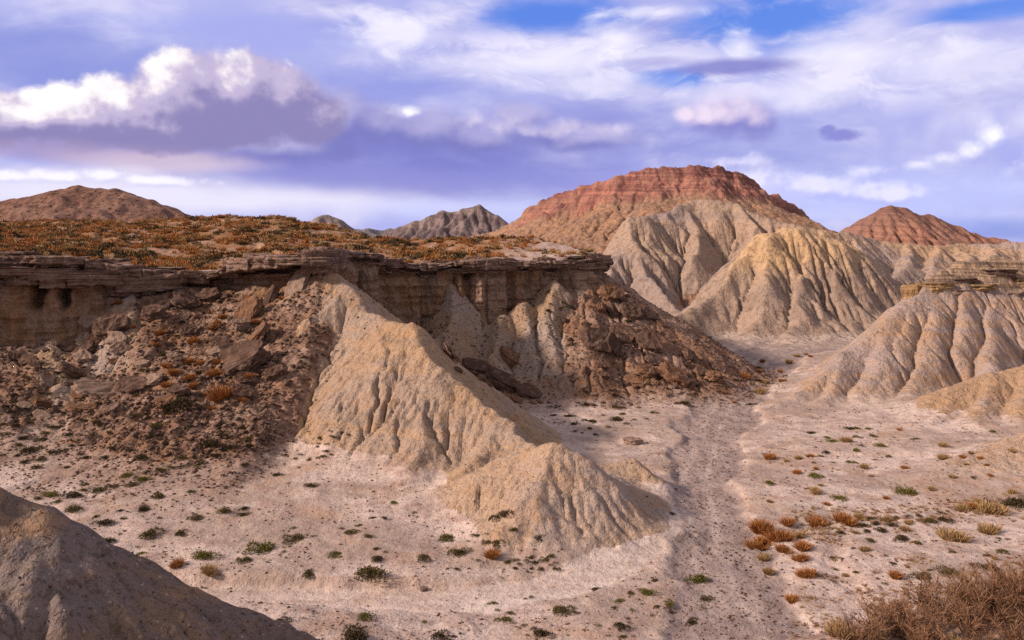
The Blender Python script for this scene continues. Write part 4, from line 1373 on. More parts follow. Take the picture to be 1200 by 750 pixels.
def tussock(seed, n=260, h=1.0, spread=0.55, wd=0.035):
    """a tuft of dry grass of unit radius"""
    rng = np.random.default_rng(seed)
    k = rng.integers(2, 5)
    o = rng.uniform(-0.4, 0.4, (k, 2))
    i = rng.integers(0, k, n)
    a = rng.uniform(0, 2 * np.pi, n)
    r0 = rng.uniform(0, 0.28, n)
    c = np.stack([o[i, 0] + r0 * np.cos(a), o[i, 1] + r0 * np.sin(a), np.zeros(n) - 0.03], 1)
    lean = rng.uniform(0.05, 1.0, n) * spread * 1.5
    a2 = a + rng.normal(0, 0.5, n)
    d = np.stack([np.cos(a2) * lean, np.sin(a2) * lean, np.ones(n)], 1)
    d /= np.linalg.norm(d, axis=1)[:, None]
    ln = h * rng.uniform(0.45, 1.05, n)
    tint = np.clip(rng.uniform(0.1, 1, n), 0, 1)
    return quads_mesh('x', c, d, ln, np.full(n, wd) * rng.uniform(.7, 1.5, n), tint, None, rng, 0.12)


def twig_bush(seed, h=1.0, n_st=34):
    """dry, leafless bush: forking stems with fine ends; returns stems and fine twigs"""
    rng = np.random.default_rng(seed)
    c = []; d = []; l = []; w = []; t = []
    fine = [[], [], [], [], []]
    for _ in range(n_st):
        a = rng.uniform(0, 2 * np.pi); lean = rng.uniform(0.1, 0.9)
        p = np.array([0.25 * math.cos(a) * rng.uniform(0, 1), 0.25 * math.sin(a) * rng.uniform(0, 1), -0.05])
        q = np.array([math.cos(a) * lean, math.sin(a) * lean, 1.0]); q /= np.linalg.norm(q)
        L = h * rng.uniform(0.5, 1.0)
        seg = 4
        for s in range(seg):
            c.append(p.copy()); d.append(q.copy()); l.append(L / seg * 1.05); w.append(0.035 * (1 - s / (seg + 1.5))); t.append(rng.uniform(0, .5))
            p = p + q * L / seg
            q = q + rng.normal(0, 0.16, 3); q /= np.linalg.norm(q)
            for _k in range(11 if s else 3):
                e = q + rng.normal(0, 0.55, 3); e[2] = abs(e[2]) * 0.8 + .1; e /= np.linalg.norm(e)
                fine[0].append(p - q * L / seg * rng.uniform(0, 1)); fine[1].append(e); fine[2].append(h * rng.uniform(0.10, 0.30)); fine[3].append(rng.uniform(.008, .016)); fine[4].append(rng.uniform(.2, 1))
    A = lambda x: np.array(x)
    return quads_mesh('x', A(c), A(d), A(l), A(w), A(t), None, rng), quads_mesh('x', A(fine[0]), A(fine[1]), A(fine[2]), A(fine[3]), A(fine[4]), None, rng)


def raw(v, f, t, name, mat):
    o = np_mesh(name, v, f, dict(a_tint=t), mat, link=False, smooth_shade=False)
    return o.data


CUSH = {c: [raw(*cushion(600 + i, n=950, flat=0.30 + 0.04 * (i % 4), leaf=0.085), 'shrub', PLANT[c]) for i in range(5)] for c in ('olive', 'dark', 'green')}
TUFT = {c: [raw(*tussock(640 + i, n=620, h=0.85 + .1 * (i % 3), spread=0.7, wd=0.04), 'grass_tussock', PLANT[c]) for i in range(4)] for c in ('orange', 'straw')}
TWIG = []
for i in range(5):
    a_, b_ = twig_bush(680 + i)
    TWIG.append((raw(*a_, 'stem', PLANT['brown']), raw(*b_, 'twigs', PLANT['brown'])))
SLAB = {c: [] for c in STONE}
for i in range(7):
    for c in STONE:
        me = slab_mesh(720 + i, 0.26 + 0.07 * (i % 4), 5)
        me.materials.append(STONE[c])
        SLAB[c].append(me)


def thing(name, me, loc, scale, rot, label, cat, group=None):
    o = bpy.data.objects.new(name, me)
    o.location = loc
    o.scale = scale if isinstance(scale, (tuple, list)) else (scale,) * 3
    o.rotation_euler = rot
    o['label'] = label
    o['category'] = cat
    o['kind'] = 'thing'
    if group:
        o['group'] = group
    C.objects.link(o)
    return o


def land_z(x, y):
    x = np.asarray(x, float); y = np.asarray(y, float)
    return np.where(y < 150, NEAR.height(x, y), FAR.height(x, y))


_YS = np.r_[np.arange(33, 152, 0.06)]


def hit(px, py):
    """the point of the near land seen at a pixel of the photograph"""
    ray = CAM_H - (py - HZ) * _YS / F
    x = (px - 600) * _YS / F
    h = NEAR.height(x, _YS)
    sdm = NEAR.sd[np.clip(((_YS - NEAR.y0) / NEAR.dx).astype(int), 0, NEAR.sd.shape[0] - 1), np.clip(((x - NEAR.x0) / NEAR.dx).astype(int), 0, NEAR.sd.shape[1] - 1)]
    ok = np.nonzero((h >= ray) & (sdm > -0.3))[0]
    i = ok[0] if len(ok) else -1
    return float(x[i]), float(_YS[i]), float(h[i])


def slope_rot(x, y, k=1.0):
    e = 0.5
    gx = float(land_z(x + e, y) - land_z(x - e, y)) / (2 * e); gy_ = float(land_z(x, y + e) - land_z(x, y - e)) / (2 * e)
    return math.atan(gy_ * k), -math.atan(gx * k)


# ------------------------------------------------------------------ plants and stones: placing them
R_ = random.Random(11)
USED = []            # pixels already taken


def taken(px, py, r):
    return any((px - a) ** 2 + ((py - b) * 1.8) ** 2 < (r + c) ** 2 for a, b, c in USED)


def put_shrub(px, py, w, kind, label, group=None, cat='shrub', name='shrub'):
    x, y, z = hit(px, py)
    s = w * y / F / 2 * (1.2 if kind in CUSH else 1.45)
    rx, ry = slope_rot(x, y, 0.7)
    if kind in CUSH:
        me = R_.choice(CUSH[kind]); sc = (s, s * R_.uniform(.8, 1.1), s * R_.uniform(.85, 1.25)); nm = name
    else:
        me = R_.choice(TUFT[kind]); sc = (s, s, s * R_.uniform(0.8, 1.0)); nm = 'grass_tussock'
    USED.append((px, py, w / 2))
    return thing(nm, me, (x, y, z - 0.03 * s), sc, (rx * .6, ry * .6, R_.uniform(0, 6.28)), label, cat, group)


# the shrubs one can tell apart
HAND = [
    (438, 675, 36, 'olive', 'broad brownish green cushion shrub on the bank just above the dirt track'),
    (413, 746, 36, 'dark', 'dark green shrub cut by the lower edge, nearest the grey slope in the corner'),
    (520, 747, 24, 'dark', 'dark green shrub at the lower edge, between the two other shrubs below the track'),
    (638, 744, 24, 'dark', 'dark shrub at the lower edge, straight below the clay mound'),
    (663, 717, 27, 'olive', 'olive shrub with a reddish side on the lower verge of the curving track'),
    (590, 728, 16, 'green', 'yellow green tuft on the stony verge below the track'),
    (427, 725, 22, 'green', 'thin yellow green shrub on the verge below the left part of the track'),
    (332, 728, 17, 'dark', 'small dark round shrub beside the foot of the grey corner slope, below the track'),
    (242, 652, 26, 'green', 'flat green shrub on the pale flat left of the track bank'),
    (342, 633, 24, 'olive', 'flat olive shrub on the pale flat halfway between grey corner slope and spur'),
    (393, 652, 17, 'green', 'small flat green shrub on the pale flat above the wide cushion shrub'),
    (361, 675, 19, 'olive', 'low olive shrub at the brink of the track bank'),
    (302, 645, 32, 'green', 'long low green mat along a faint dry channel on the pale flat'),
    (285, 658, 16, 'olive', 'round olive shrub below the long green mat on the flat'),
    (177, 626, 25, 'olive', 'twin-humped olive shrub on the flat close to the grey corner slope'),
    (121, 615, 21, 'dark', 'dark brown shrub on the flat just above the edge of the grey corner slope'),
    (123, 637, 23, 'dark', 'dark shrub half behind the edge of the grey corner slope'),
    (167, 668, 21, 'olive', 'olive shrub touching the edge of the grey corner slope, lowest there'),
    (83, 583, 22, 'dark', 'dark shrub on the flat at left, beside the vegetated gully'),
    (89, 598, 19, 'olive', 'round olive shrub at left between gully and grey corner slope'),
    (167, 598, 20, 'dark', 'brown shrub beside a pale stone on the left flat'),
    (187, 583, 15, 'olive', 'small olive shrub on a pale hummock of the left flat'),
    (228, 608, 19, 'olive', 'flat olive shrub alone in the middle of the left flat'),
    (215, 626, 17, 'olive', 'spreading olive shrub on the left flat, right of the twin-humped one'),
    (262, 600, 17, 'olive', 'thin olive shrub on the left flat, left of a close pair'),
    (286, 597, 13, 'dark', 'upper shrub of a close pair on the left flat'),
    (286, 603, 13, 'olive', 'lower shrub of a close pair on the left flat'),
    (365, 569, 14, 'olive', 'small olive shrub alone on the pale fan below the foot of the spur'),
    (326, 557, 12, 'dark', 'small dark upright shrub at the lower left foot of the spur'),
    (284, 546, 14, 'dark', 'dark shrub in the mouth of the gully beside the spur foot'),
    (589, 606, 24, 'dark', 'large dark shrub high on the front face of the clay mound'),
    (633, 631, 14, 'dark', 'dark upright shrub at the foot of the mound, below its rills'),
    (556, 628, 12, 'olive', 'small olive shrub at the left foot of the mound, upper one'),
    (603, 622, 12, 'olive', 'small flat olive shrub under the large dark one on the mound'),
    (584, 638, 14, 'olive', 'olive shrub with a bright top at the foot of the clay mound'),
    (539, 648, 24, 'olive', 'wide flat olive shrub below the left end of the mound'),
    (523, 633, 20, 'green', 'yellow green two-lobed shrub below the left end of the mound'),
    (497, 656, 20, 'olive', 'flat olive shrub on the pale flat left of the mound, nearest it'),
    (413, 624, 17, 'olive', 'olive shrub on the pale flat under the middle of the spur'),
    (433, 629, 13, 'olive', 'small olive shrub close right of another under the spur'),
    (443, 656, 16, 'dark', 'thin dark shrub above the wide cushion shrub by the track'),
    (760, 695, 17, 'green', 'green shrub on the point of land between track and riverbed'),
    (738, 696, 9, 'olive', 'tiny shrub between track and riverbed, left of the green one'),
    (729, 736, 19, 'dark', 'dark olive shrub in the stony corner near the lower edge, left of the riverbed'),
    (783, 708, 15, 'green', 'green tuft in the stones at the left edge of the riverbed'),
    (788, 603, 10, 'dark', 'dark narrow upright shrub where the track meets the riverbed, right of the mound'),
    (817, 682, 24, 'green', 'patchy green shrub among stones at the left edge of the riverbed'),
    (827, 702, 14, 'dark', 'dark shrub among stones in the riverbed, below the patchy green one'),
    (810, 729, 17, 'dark', 'reddish dark shrub in the riverbed near the lower edge'),
    (1060, 578, 23, 'green', 'bright green flat shrub out on the right-hand flat'),
    (1020, 634, 12, 'olive', 'small round olive shrub alone on the right flat, right of the orange tussocks'),
    (1057, 633, 19, 'dark', 'dark brown shrub on the right flat below the grassy terrace'),
    (1078, 676, 23, 'olive', 'round olive shrub right in front of the dry brown bushes'),
    (1108, 671, 26, 'olive', 'tall grey olive shrub behind the dry brown bushes'),
    (1155, 667, 28, 'dark', 'dark shrub with two heads behind the dry brown bushes at right'),
    (1117, 632, 27, 'straw', 'pale straw coloured tuft on the right flat'),
    (1187, 592, 32, 'dark', 'large dark green shrub at the right edge on the grassy terrace'),
    (1032, 523, 15, 'green', 'small bright green shrub on the flat before the right-hand knoll'),
    (975, 517, 11, 'green', 'tiny green shrub at the left end of the flat before the right-hand hill'),
    (952, 508, 11, 'dark', 'small dark shrub at the foot of the right-hand hill, beside the riverbed'),
    (957, 559, 15, 'green', 'green tuft in the middle of the pale right flat'),
    (982, 585, 17, 'green', 'thin yellow green mat on the pale right flat'),
    (903, 567, 13, 'green', 'green tuft on the right edge of the riverbed'),
    (1142, 560, 8, 'dark', 'tiny dark shrub on the pale bank at the right edge'),
    (720, 492, 17, 'dark', 'dark flat shrub on the flat at the left of the riverbed, below the rocky shoulder'),
    (247, 523, 28, 'dark', 'broad dark shrub at the bottom of the rubble slope, left of the spur'),
    (272, 525, 20, 'dark', 'dark shrub close beside the foot of the spur at the end of the gully'),
    (200, 481, 42, 'dark', 'largest dark thicket in the middle of the rubble slope'),
    (38, 528, 22, 'dark', 'dark shrub low on the rubble slope at the left edge'),
    (115, 498, 16, 'dark', 'dark shrub in the small draw of the left rubble slope'),
    (167, 538, 19, 'dark', 'dark shrub on the upper bank of the vegetated gully'),
    (267, 511, 20, 'dark', 'dark green shrub at the foot of the rusty tilted slabs'),
]
for h in HAND:
    put_shrub(*h[:4], h[4])
TUSS = [
    (895, 622, 28, 'orange', 'orange brown tussock at the top left of the clump beside the riverbed'),
    (913, 632, 26, 'orange', 'bright orange tussock in the middle of the clump beside the riverbed'),
    (890, 640, 27, 'orange', 'bright orange tussock at the left side of the clump, nearest the riverbed'),
    (917, 648, 20, 'orange', 'reddish tussock at the lower right of the clump beside the riverbed'),
    (894, 656, 16, 'straw', 'straw coloured tussock at the bottom of the clump beside the riverbed'),
    (945, 646, 20, 'orange', 'bright orange tussock standing right of the large clump'),
    (938, 656, 16, 'orange', 'small tussock leaning on the one right of the large clump'),
    (945, 676, 22, 'orange', 'tussock with green base alone below the large clump'),
    (927, 705, 17, 'orange', 'lowest orange tussock, alone at the right edge of the riverbed'),
    (928, 617, 19, 'orange', 'dark orange tussock above the large clump'),
    (958, 617, 24, 'orange', 'straggling orange tussock at the left end of the grassy terrace'),
    (988, 613, 26, 'orange', 'wide orange tussock on the grassy terrace'),
    (937, 629, 13, 'straw', 'small straw tuft between the clump and the terrace'),
    (903, 538, 15, 'orange', 'orange tussock on the far right bank of the riverbed'),
    (903, 672, 14, 'straw', 'straw coloured tuft just below the clump beside the riverbed'),
    (1142, 597, 18, 'orange', 'orange tussock left of the large dark shrub on the terrace'),
    (1162, 602, 28, 'straw', 'brown grass tussock beside the large dark shrub on the terrace'),
    (1158, 624, 24, 'straw', 'straw tussock on the right flat, below the grassy terrace'),
    (1052, 680, 16, 'orange', 'rusty tuft at the left end of the dry brown bushes'),
    (262, 465, 28, 'orange', 'large rusty orange tussock under the tilted slabs on the rubble slope'),
    (281, 471, 12, 'orange', 'small red orange tuft right of the large rusty tussock under the slabs'),
    (258, 408, 18, 'orange', 'orange tussock left of the tilted slabs on the rubble slope'),
    (225, 402, 15, 'orange', 'orange tussock high on the rubble slope below the ledge'),
    (203, 440, 16, 'orange', 'orange tussock in the middle of the rubble slope, above the dark thicket'),
    (208, 664, 16, 'orange', 'small orange tuft on the left flat near the bank'),
    (247, 671, 20, 'straw', 'straw yellow tuft at the brink of the track bank'),
    (576, 653, 20, 'orange', 'reddish brown tussock at the foot of the mound'),
]
for h in TUSS:
    put_shrub(*h[:4], h[4], cat='grass')


PENDING = []         # small plants: (width, px, py, kind, label, group, category)


def scatter(n, poly, size, kinds, label, group, tries=40):
    xs = [p[0] for p in poly]; ys = [p[1] for p in poly]

    def inside(x, y):
        c = False
        for (x1, y1), (x2, y2) in zip(poly, poly[1:] + poly[:1]):
            if (y1 > y) != (y2 > y) and x < (x2 - x1) * (y - y1) / (y2 - y1) + x1:
                c = not c
        return c
    done = 0
    for _ in range(n * tries):
        if done >= n:
            break
        x = R_.uniform(min(xs), max(xs)); y = R_.uniform(min(ys), max(ys))
        w = R_.choice(size) * R_.uniform(.8, 1.2)
        if not inside(x, y) or taken(x, y, w / 2):
            continue
        k = R_.choice(kinds)
        USED.append((x, y, w / 2))
        PENDING.append((w, x, y, k, label[k] if isinstance(label, dict) else label, group, 'grass' if k in TUFT else 'shrub'))
        done += 1


scatter(62, [(0, 430), (130, 440), (230, 470), (300, 480), (300, 535), (150, 545), (0, 560)], (7, 8, 10, 12, 15), ('dark', 'dark', 'olive'), 'small dark shrub among stones at the foot of the rubble slope at left', 'small shrubs on the lower rubble slope')
scatter(26, [(20, 590), (90, 570), (150, 556), (230, 526), (310, 505), (320, 515), (240, 545), (150, 572), (60, 592)], (10, 13, 16, 20), ('olive', 'olive', 'dark', 'green'), 'low olive shrub along the vegetated gully on the left flat', 'shrubs along the left gully')
scatter(34, [(100, 600), (330, 555), (520, 590), (640, 660), (420, 690), (200, 680)], (4, 6, 7, 9), ('olive', 'dark', 'olive', 'green'), 'tiny shrub dotted over the pale left flat', 'tiny shrubs on the left flat')
scatter(16, [(330, 530), (400, 500), (420, 520), (345, 552)], (6, 8, 10), ('dark', 'olive'), 'small shrub along the foot of the spur', 'shrubs along the foot of the spur')
scatter(26, [(130, 350), (340, 350), (300, 440), (150, 450)], (8, 10, 13), ('dark', 'dark', 'orange', 'olive'), {k: f'{w} high on the rubble slope under the ledge' for k, w in (('dark', 'small dark shrub'), ('orange', 'small orange tuft'), ('olive', 'small olive shrub'))}, 'plants on the upper rubble slope')
scatter(44, [(640, 470), (700, 455), (830, 445), (860, 432), (870, 450), (800, 475), (740, 500), (690, 520), (650, 500)], (6, 7, 9, 12), ('dark', 'dark', 'olive'), 'small dark shrub at the foot of the rocky shoulder, left of the riverbed', 'shrubs below the rocky shoulder')
scatter(30, [(630, 330), (700, 330), (830, 425), (790, 440), (650, 400)], (6, 8, 10), ('dark', 'dark', 'olive'), 'small dark shrub on the rocky shoulder below the mesa corner', 'shrubs on the rocky shoulder')
scatter(22, [(930, 625), (1000, 606), (1100, 600), (1200, 575), (1200, 600), (1100, 620), (980, 630)], (10, 13, 17), ('dark', 'olive', 'straw'), {k: f'{w} on the grassy terrace of the right flat' for k, w in (('dark', 'dark shrub'), ('olive', 'olive shrub'), ('straw', 'straw coloured tuft'))}, 'plants on the terrace of the right flat')
scatter(20, [(890, 530), (1000, 500), (1180, 505), (1100, 530), (1000, 545), (930, 560)], (5, 7, 10), ('dark', 'olive', 'green'), {k: f'{w} on the pale flat before the right-hand knoll' for k, w in (('dark', 'tiny dark shrub'), ('olive', 'tiny olive shrub'), ('green', 'tiny green tuft'))}, 'tiny plants before the right-hand knoll')
scatter(20, [(960, 640), (1190, 620), (1190, 660), (1060, 690), (980, 680)], (6, 8, 12), ('dark', 'olive', 'straw'), {k: f'{w} on the stony right flat below the terrace' for k, w in (('dark', 'small dark shrub'), ('olive', 'small olive shrub'), ('straw', 'small straw tuft'))}, 'small plants on the stony right flat')
scatter(24, [(690, 690), (800, 660), (840, 700), (830, 748), (640, 748), (450, 735), (450, 722)], (6, 8, 10), ('dark', 'olive', 'green'), {k: f'{w} in the stony ground below the track' for k, w in (('dark', 'small dark shrub'), ('olive', 'small olive shrub'), ('green', 'small green tuft'))}, 'small plants below the track')
scatter(14, [(590, 655), (650, 650), (655, 668), (600, 672)], (6, 9, 12), ('olive', 'dark'), 'shrub in the dark patch at the front foot of the mound', 'shrubs at the front foot of the mound')

scatter(22, [(190, 385), (300, 350), (310, 470), (230, 490), (170, 470)], (9, 12, 15), ('orange', 'dark', 'orange', 'olive'), {k: f'{w} among the tilted slabs left of the spur' for k, w in (('dark', 'dark shrub'), ('orange', 'orange grass tuft'), ('olive', 'olive shrub'))}, 'plants among the tilted slabs')
scatter(18, [(0, 470), (110, 470), (150, 530), (0, 540)], (8, 11, 15), ('dark', 'dark', 'olive'), 'dark shrub low on the rubble slope near the left edge', 'shrubs low at the left edge')
# dry brown bushes on the near bank, lower right corner
for px, py, Y, h, lab in ((1005, 752, 27.5, .95, 'dry brown bush at the left end of the row, lowest'), (1035, 735, 28.5, 1.1, 'dry brown bush near the left end of the row, with a bare front'),
                          (1068, 740, 28, 1.25, 'dry reddish brown bush on the bank, left of the middle'), (1100, 722, 29.5, 1.3, 'dry brown bush in the middle of the row on the bank'), (1090, 750, 27, 1.0, 'dry brown bush in the front row at the lower edge'),
                          (1132, 735, 28.5, 1.2, 'dry brown bush with grey stems right of the middle'), (1150, 712, 30, 1.3, 'dry brown bush behind the others, towards the right'), (1172, 722, 29, 1.35, 'tall dry brown bush second from the right edge'),
                          (1195, 706, 30, 1.5, 'tallest dry brown bush, at the right edge of the picture'), (1200, 742, 27.5, 1.2, 'dry brown bush in the lower right corner'), (1145, 752, 27, .95, 'low dry brown bush at the lower edge, right of the middle'), (1050, 715, 30, .8, 'low dry brown bush behind the left part of the row')):
    x = (px - 600) * Y / F
    z = float(CORNER_R.height(x, Y))
    o = bpy.data.objects.new('dry_bush', None)
    o.location = (x, Y, z - 0.04)
    o.rotation_euler = (0, 0, R_.uniform(0, 6.28))
    h *= 1.2
    o.scale = (h * 1.15, h * 1.15, h)
    o['label'] = lab
    o['category'] = 'bush'
    o['group'] = 'dry bushes on the near bank'
    C.objects.link(o)
    a, b = R_.choice(TWIG)
    for nm, me in (('stems', a), ('twigs', b)):
        c = bpy.data.objects.new(nm, me)
        c.parent = o
        c['kind'] = 'stuff'
        C.objects.link(c)


scatter(26, [(880, 520), (1000, 495), (1190, 510), (1190, 570), (1000, 600), (890, 590)], (7, 9, 12), ('straw', 'orange', 'straw'), {k: f'{w} on the pale right flat before the terrace' for k, w in (('straw', 'small straw tuft'), ('orange', 'small orange tuft'))}, 'tufts on the pale right flat')
scatter(18, [(850, 470), (885, 425), (960, 405), (930, 440), (880, 480)], (6, 8, 10), ('straw', 'dark', 'orange'), {k: f'{w} beside the riverbed in the far valley' for k, w in (('straw', 'small straw tuft'), ('dark', 'small dark shrub'), ('orange', 'small orange tuft'))}, 'plants in the far valley')
# the largest of the small plants are things, the tiniest become one mass of ground cover
PENDING.sort(key=lambda q: -q[0])
SMALL = {}
nleft = 298 - len(HAND)
for q in PENDING:
    if q[3] in TUFT or nleft > 0:
        put_shrub(q[1], q[2], q[0], q[3], q[4], q[5], q[6])
        nleft -= q[3] in CUSH
    else:
        SMALL.setdefault(q[3], []).append(q)


for px, Y, s, lab in ((985, 28.0, .55, 'straw tussock left of the row of dry brown bushes, at the lower edge'), (1022, 27.5, .6, 'straw tussock in front of the left end of the dry brown bushes'), (1112, 27.0, .65, 'straw tussock in front of the middle of the dry brown bushes'),
                      (1165, 27.2, .7, 'straw tussock in front of the right part of the dry brown bushes'), (1128, 31.0, .6, 'straw tussock behind the middle of the dry brown bushes'), (1192, 31.5, .7, 'straw tussock behind the tallest dry brown bush at the right edge')):
    x = (px - 600) * Y / F
    thing('grass_tussock', R_.choice(TUFT['straw']), (x, Y, float(CORNER_R.height(x, Y)) - .03), (s, s, s * 1.1), (0, 0, R_.uniform(0, 6.28)), lab, 'grass', 'straw tussocks on the near bank')


# ---- slabs and boulders
def put_rock(px, py, w, kind, flat, tilt, label, group=None, sink=0.18, i=None, yaw=None, hgt=None):
    x, y, z = hit(px, py)
    s = w * y / F
    me = SLAB[kind][R_.randrange(7) if i is None else i]
    rx, ry = slope_rot(x, y, 0.8)
    rx += tilt[0]; ry += tilt[1]
    return thing('rock' if flat < 1.2 else 'boulder', me, (x, y, z + s * (hgt if hgt is not None else .2 * min(flat, 1))), (s, s * R_.uniform(.75, 1.0), s * flat), (rx, ry, R_.uniform(-.5, .5) if yaw is None else yaw), label, 'rock', group)


BIG = [
    (292, 372, 46, 'rust', .75, (.35, -.75), 'upper large rusty slab tilted against the spur under the ledge'),
    (300, 402, 44, 'rust', .7, (.45, -.5), 'rusty orange slab below the upper tilted slab beside the spur'),
    (285, 432, 66, 'brown', .8, (.2, -.45), 'largest dark brown slab with a shadowed underside left of the spur'),
    (276, 416, 34, 'pale', .6, (.4, -.4), 'pale broken slab between the rusty and the dark brown slabs'),
    (348, 340, 44, 'pale', .45, (.25, -.55), 'long thin pale slab leaning on the spur just below the ledge'),
    (318, 352, 30, 'brown', .6, (.3, -.6), 'brown slab wedged under the ledge left of the spur top'),
    (322, 442, 26, 'brown', 1.0, (.1, -.3), 'dark block between the largest slab and the spur'),
    (132, 392, 46, 'brown', 1.0, (.2, .1), 'large layered brown block below the ledge at left'),
    (20, 395, 52, 'brown', 1.1, (.1, .1), 'large layered brown block at the left edge under the cliff'),
    (82, 440, 26, 'brown', 1.2, (.1, .1), 'dark boulder at the foot of the pale gully fan'),
    (95, 386, 18, 'brown', 1.2, (.0, .1), 'rounded dark boulder stuck in the pale soil below the cliff'),
    (155, 458, 44, 'brown', .6, (.4, .2), 'wide flat brown slab in the middle of the rubble slope'),
    (176, 450, 30, 'pale', .6, (.3, .3), 'pale flat slab beside the wide brown one on the rubble slope'),
    (110, 462, 50, 'pale', .6, (.3, .25), 'long pale slab low on the rubble slope at left'),
    (790, 447, 44, 'rust', .75, (.2, .25), 'large reddish brown slab at the foot of the rocky shoulder beside the riverbed'),
    (758, 440, 32, 'rust', .75, (.2, .2), 'reddish slab left of the large one at the foot of the shoulder'),
    (838, 446, 24, 'rust', 1.0, (.1, .1), 'rounded rusty boulder at the tip of the rocky shoulder'),
    (822, 440, 18, 'brown', 1.0, (.1, .1), 'brown block between the shoulder tip boulder and the large slab'),
    (700, 405, 46, 'brown', .6, (.3, .5), 'long dark slab lying down the middle of the rocky shoulder'),
    (730, 395, 36, 'brown', .6, (.3, .5), 'dark slab right of the long one on the rocky shoulder'),
    (760, 405, 40, 'brown', .6, (.2, .5), 'dark slab near the crest of the rocky shoulder'),
    (742, 372, 30, 'brown', .9, (.2, .4), 'dark block on the upper crest of the rocky shoulder'),
    (560, 436, 40, 'brown', .5, (.2, .5), 'dark tilted slab in the hollow right of the spur'),
    (590, 452, 46, 'brown', .5, (.2, .5), 'long dark slab at the bottom of the hollow right of the spur'),
    (622, 464, 34, 'brown', .6, (.2, .4), 'dark slab where the hollow opens to the flat'),
    (528, 418, 36, 'brown', .5, (.2, .5), 'upper dark slab in the hollow right of the spur'),
    (598, 428, 34, 'rust', .9, (.1, .2), 'rounded rusty boulder below the pale cones'),
    (497, 692, 10, 'pale', 1.2, (0, 0), 'pale boulder on the bank above the track'),
    (742, 520, 24, 'pale', .7, (.1, .1), 'pale rock outcrop at the right end of the spur by the riverbed'),
]
CAPROCK = [
    (1073, 346, 30, 'ochre', 1.3, (0, 0), 'yellowish sandstone knob at the left end of the bedded cap on the right-hand hill'),
    (1100, 335, 44, 'ochre', .30, (0, 0), 'low sandstone ledge right of the knob on the right-hand hill'),
    (1128, 326, 52, 'brown', .26, (0, 0), 'dark sandstone ledge in the middle of the cap on the right-hand hill'),
    (1150, 333, 56, 'ochre', .24, (0, 0), 'long thin sandstone ledge below the top bed of the right-hand hill'),
    (1168, 318, 60, 'brown', .24, (0, 0), 'dark top bed on the crest of the right-hand hill'),
    (1192, 328, 50, 'ochre', .26, (0, 0), 'sandstone ledge at the right edge of the picture on the right-hand hill'),
    (1120, 342, 40, 'pale', .26, (0, 0), 'pale ledge lowest in the bedded cap of the right-hand hill'),
    (1188, 342, 46, 'pale', .24, (0, 0), 'pale ledge below the dark beds at the right edge, on the right-hand hill'),
]
for b in CAPROCK:
    x, y, z = hit(b[0], b[1])
    s = b[2] * y / F
    thing('rock_ledge' if b[4] < 1 else 'boulder', R_.choice(SLAB[b[3]]), (x, y + .12 * s, z - .07 * s), (s, s * .8, s * b[4] * 1.7), (0, 0, R_.uniform(-.15, .15)), b[6], 'rock')
BIG += [(8, 352, 46, 'brown', .9, (0, .1), 'large layered block high under the ledge at the left edge'), (112, 350, 40, 'brown', .8, (.1, .1), 'brown block under the ledge, right of the two dark hollows'),
        (100, 415, 30, 'brown', .9, (.1, .1), 'brown block between cliff and rubble, below the two dark hollows'), (215, 358, 34, 'brown', .7, (.2, .1), 'dark block just below the ledge in the left bay'),
        (245, 350, 30, 'brown', .8, (.2, -.1), 'dark block in the shade of the deep overhang'), (180, 362, 40, 'brown', .6, (.3, .1), 'flat dark slab fallen from the ledge in the left bay')]
for b in BIG:
    put_rock(*b[:6], b[6])


def scatter_rocks(n, poly, size, kinds, flat, tilt, label, group):
    xs = [p[0] for p in poly]; ys = [p[1] for p in poly]
    for _ in range(n * 30):
        x = R_.uniform(min(xs), max(xs)); y = R_.uniform(min(ys), max(ys))
        c = False
        for (x1, y1), (x2, y2) in zip(poly, poly[1:] + poly[:1]):
            if (y1 > y) != (y2 > y) and x < (x2 - x1) * (y - y1) / (y2 - y1) + x1:
                c = not c
        if not c:
            continue
        k = R_.choice(kinds)
        put_rock(x, y, R_.choice(size) * R_.uniform(.8, 1.25), k, R_.choice(flat), (tilt[0] * R_.uniform(.2, 1.4), tilt[1] * R_.uniform(.2, 1.4)), label.format(dict(brown='brown', rust='rusty', pale='pale')[k]), group)
        n -= 1
        if n <= 0:
            break


scatter_rocks(76, [(0, 410), (110, 350), (200, 345), (330, 345), (310, 470), (200, 500), (0, 500)], (9, 12, 16, 22, 28), ('brown', 'brown', 'brown', 'rust', 'pale'), (.5, .8, 1.1), (.4, .2), '{} slab in the rubble under the ledge left of the spur', 'slabs on the left rubble slope')
scatter_rocks(46, [(640, 370), (700, 325), (740, 352), (795, 392), (850, 432), (790, 455), (700, 445), (660, 420)], (9, 13, 18, 26), ('brown', 'brown', 'rust'), (.45, .6, .9), (.3, .6), '{} slab scattered down the rocky shoulder of the mesa', 'slabs on the rocky shoulder')
scatter_rocks(12, [(510, 405), (545, 425), (640, 455), (640, 480), (600, 470), (540, 440)], (9, 13, 18), ('brown', 'rust'), (.5, .8), (.3, .4), '{} slab in the hollow right of the spur', 'slabs in the hollow')
scatter_rocks(26, [(650, 440), (850, 445), (870, 460), (700, 490)], (6, 8, 11), ('brown', 'rust', 'pale'), (.7, 1.2), (.1, .1), '{} stone on the flat below the rocky shoulder', 'stones below the rocky shoulder')


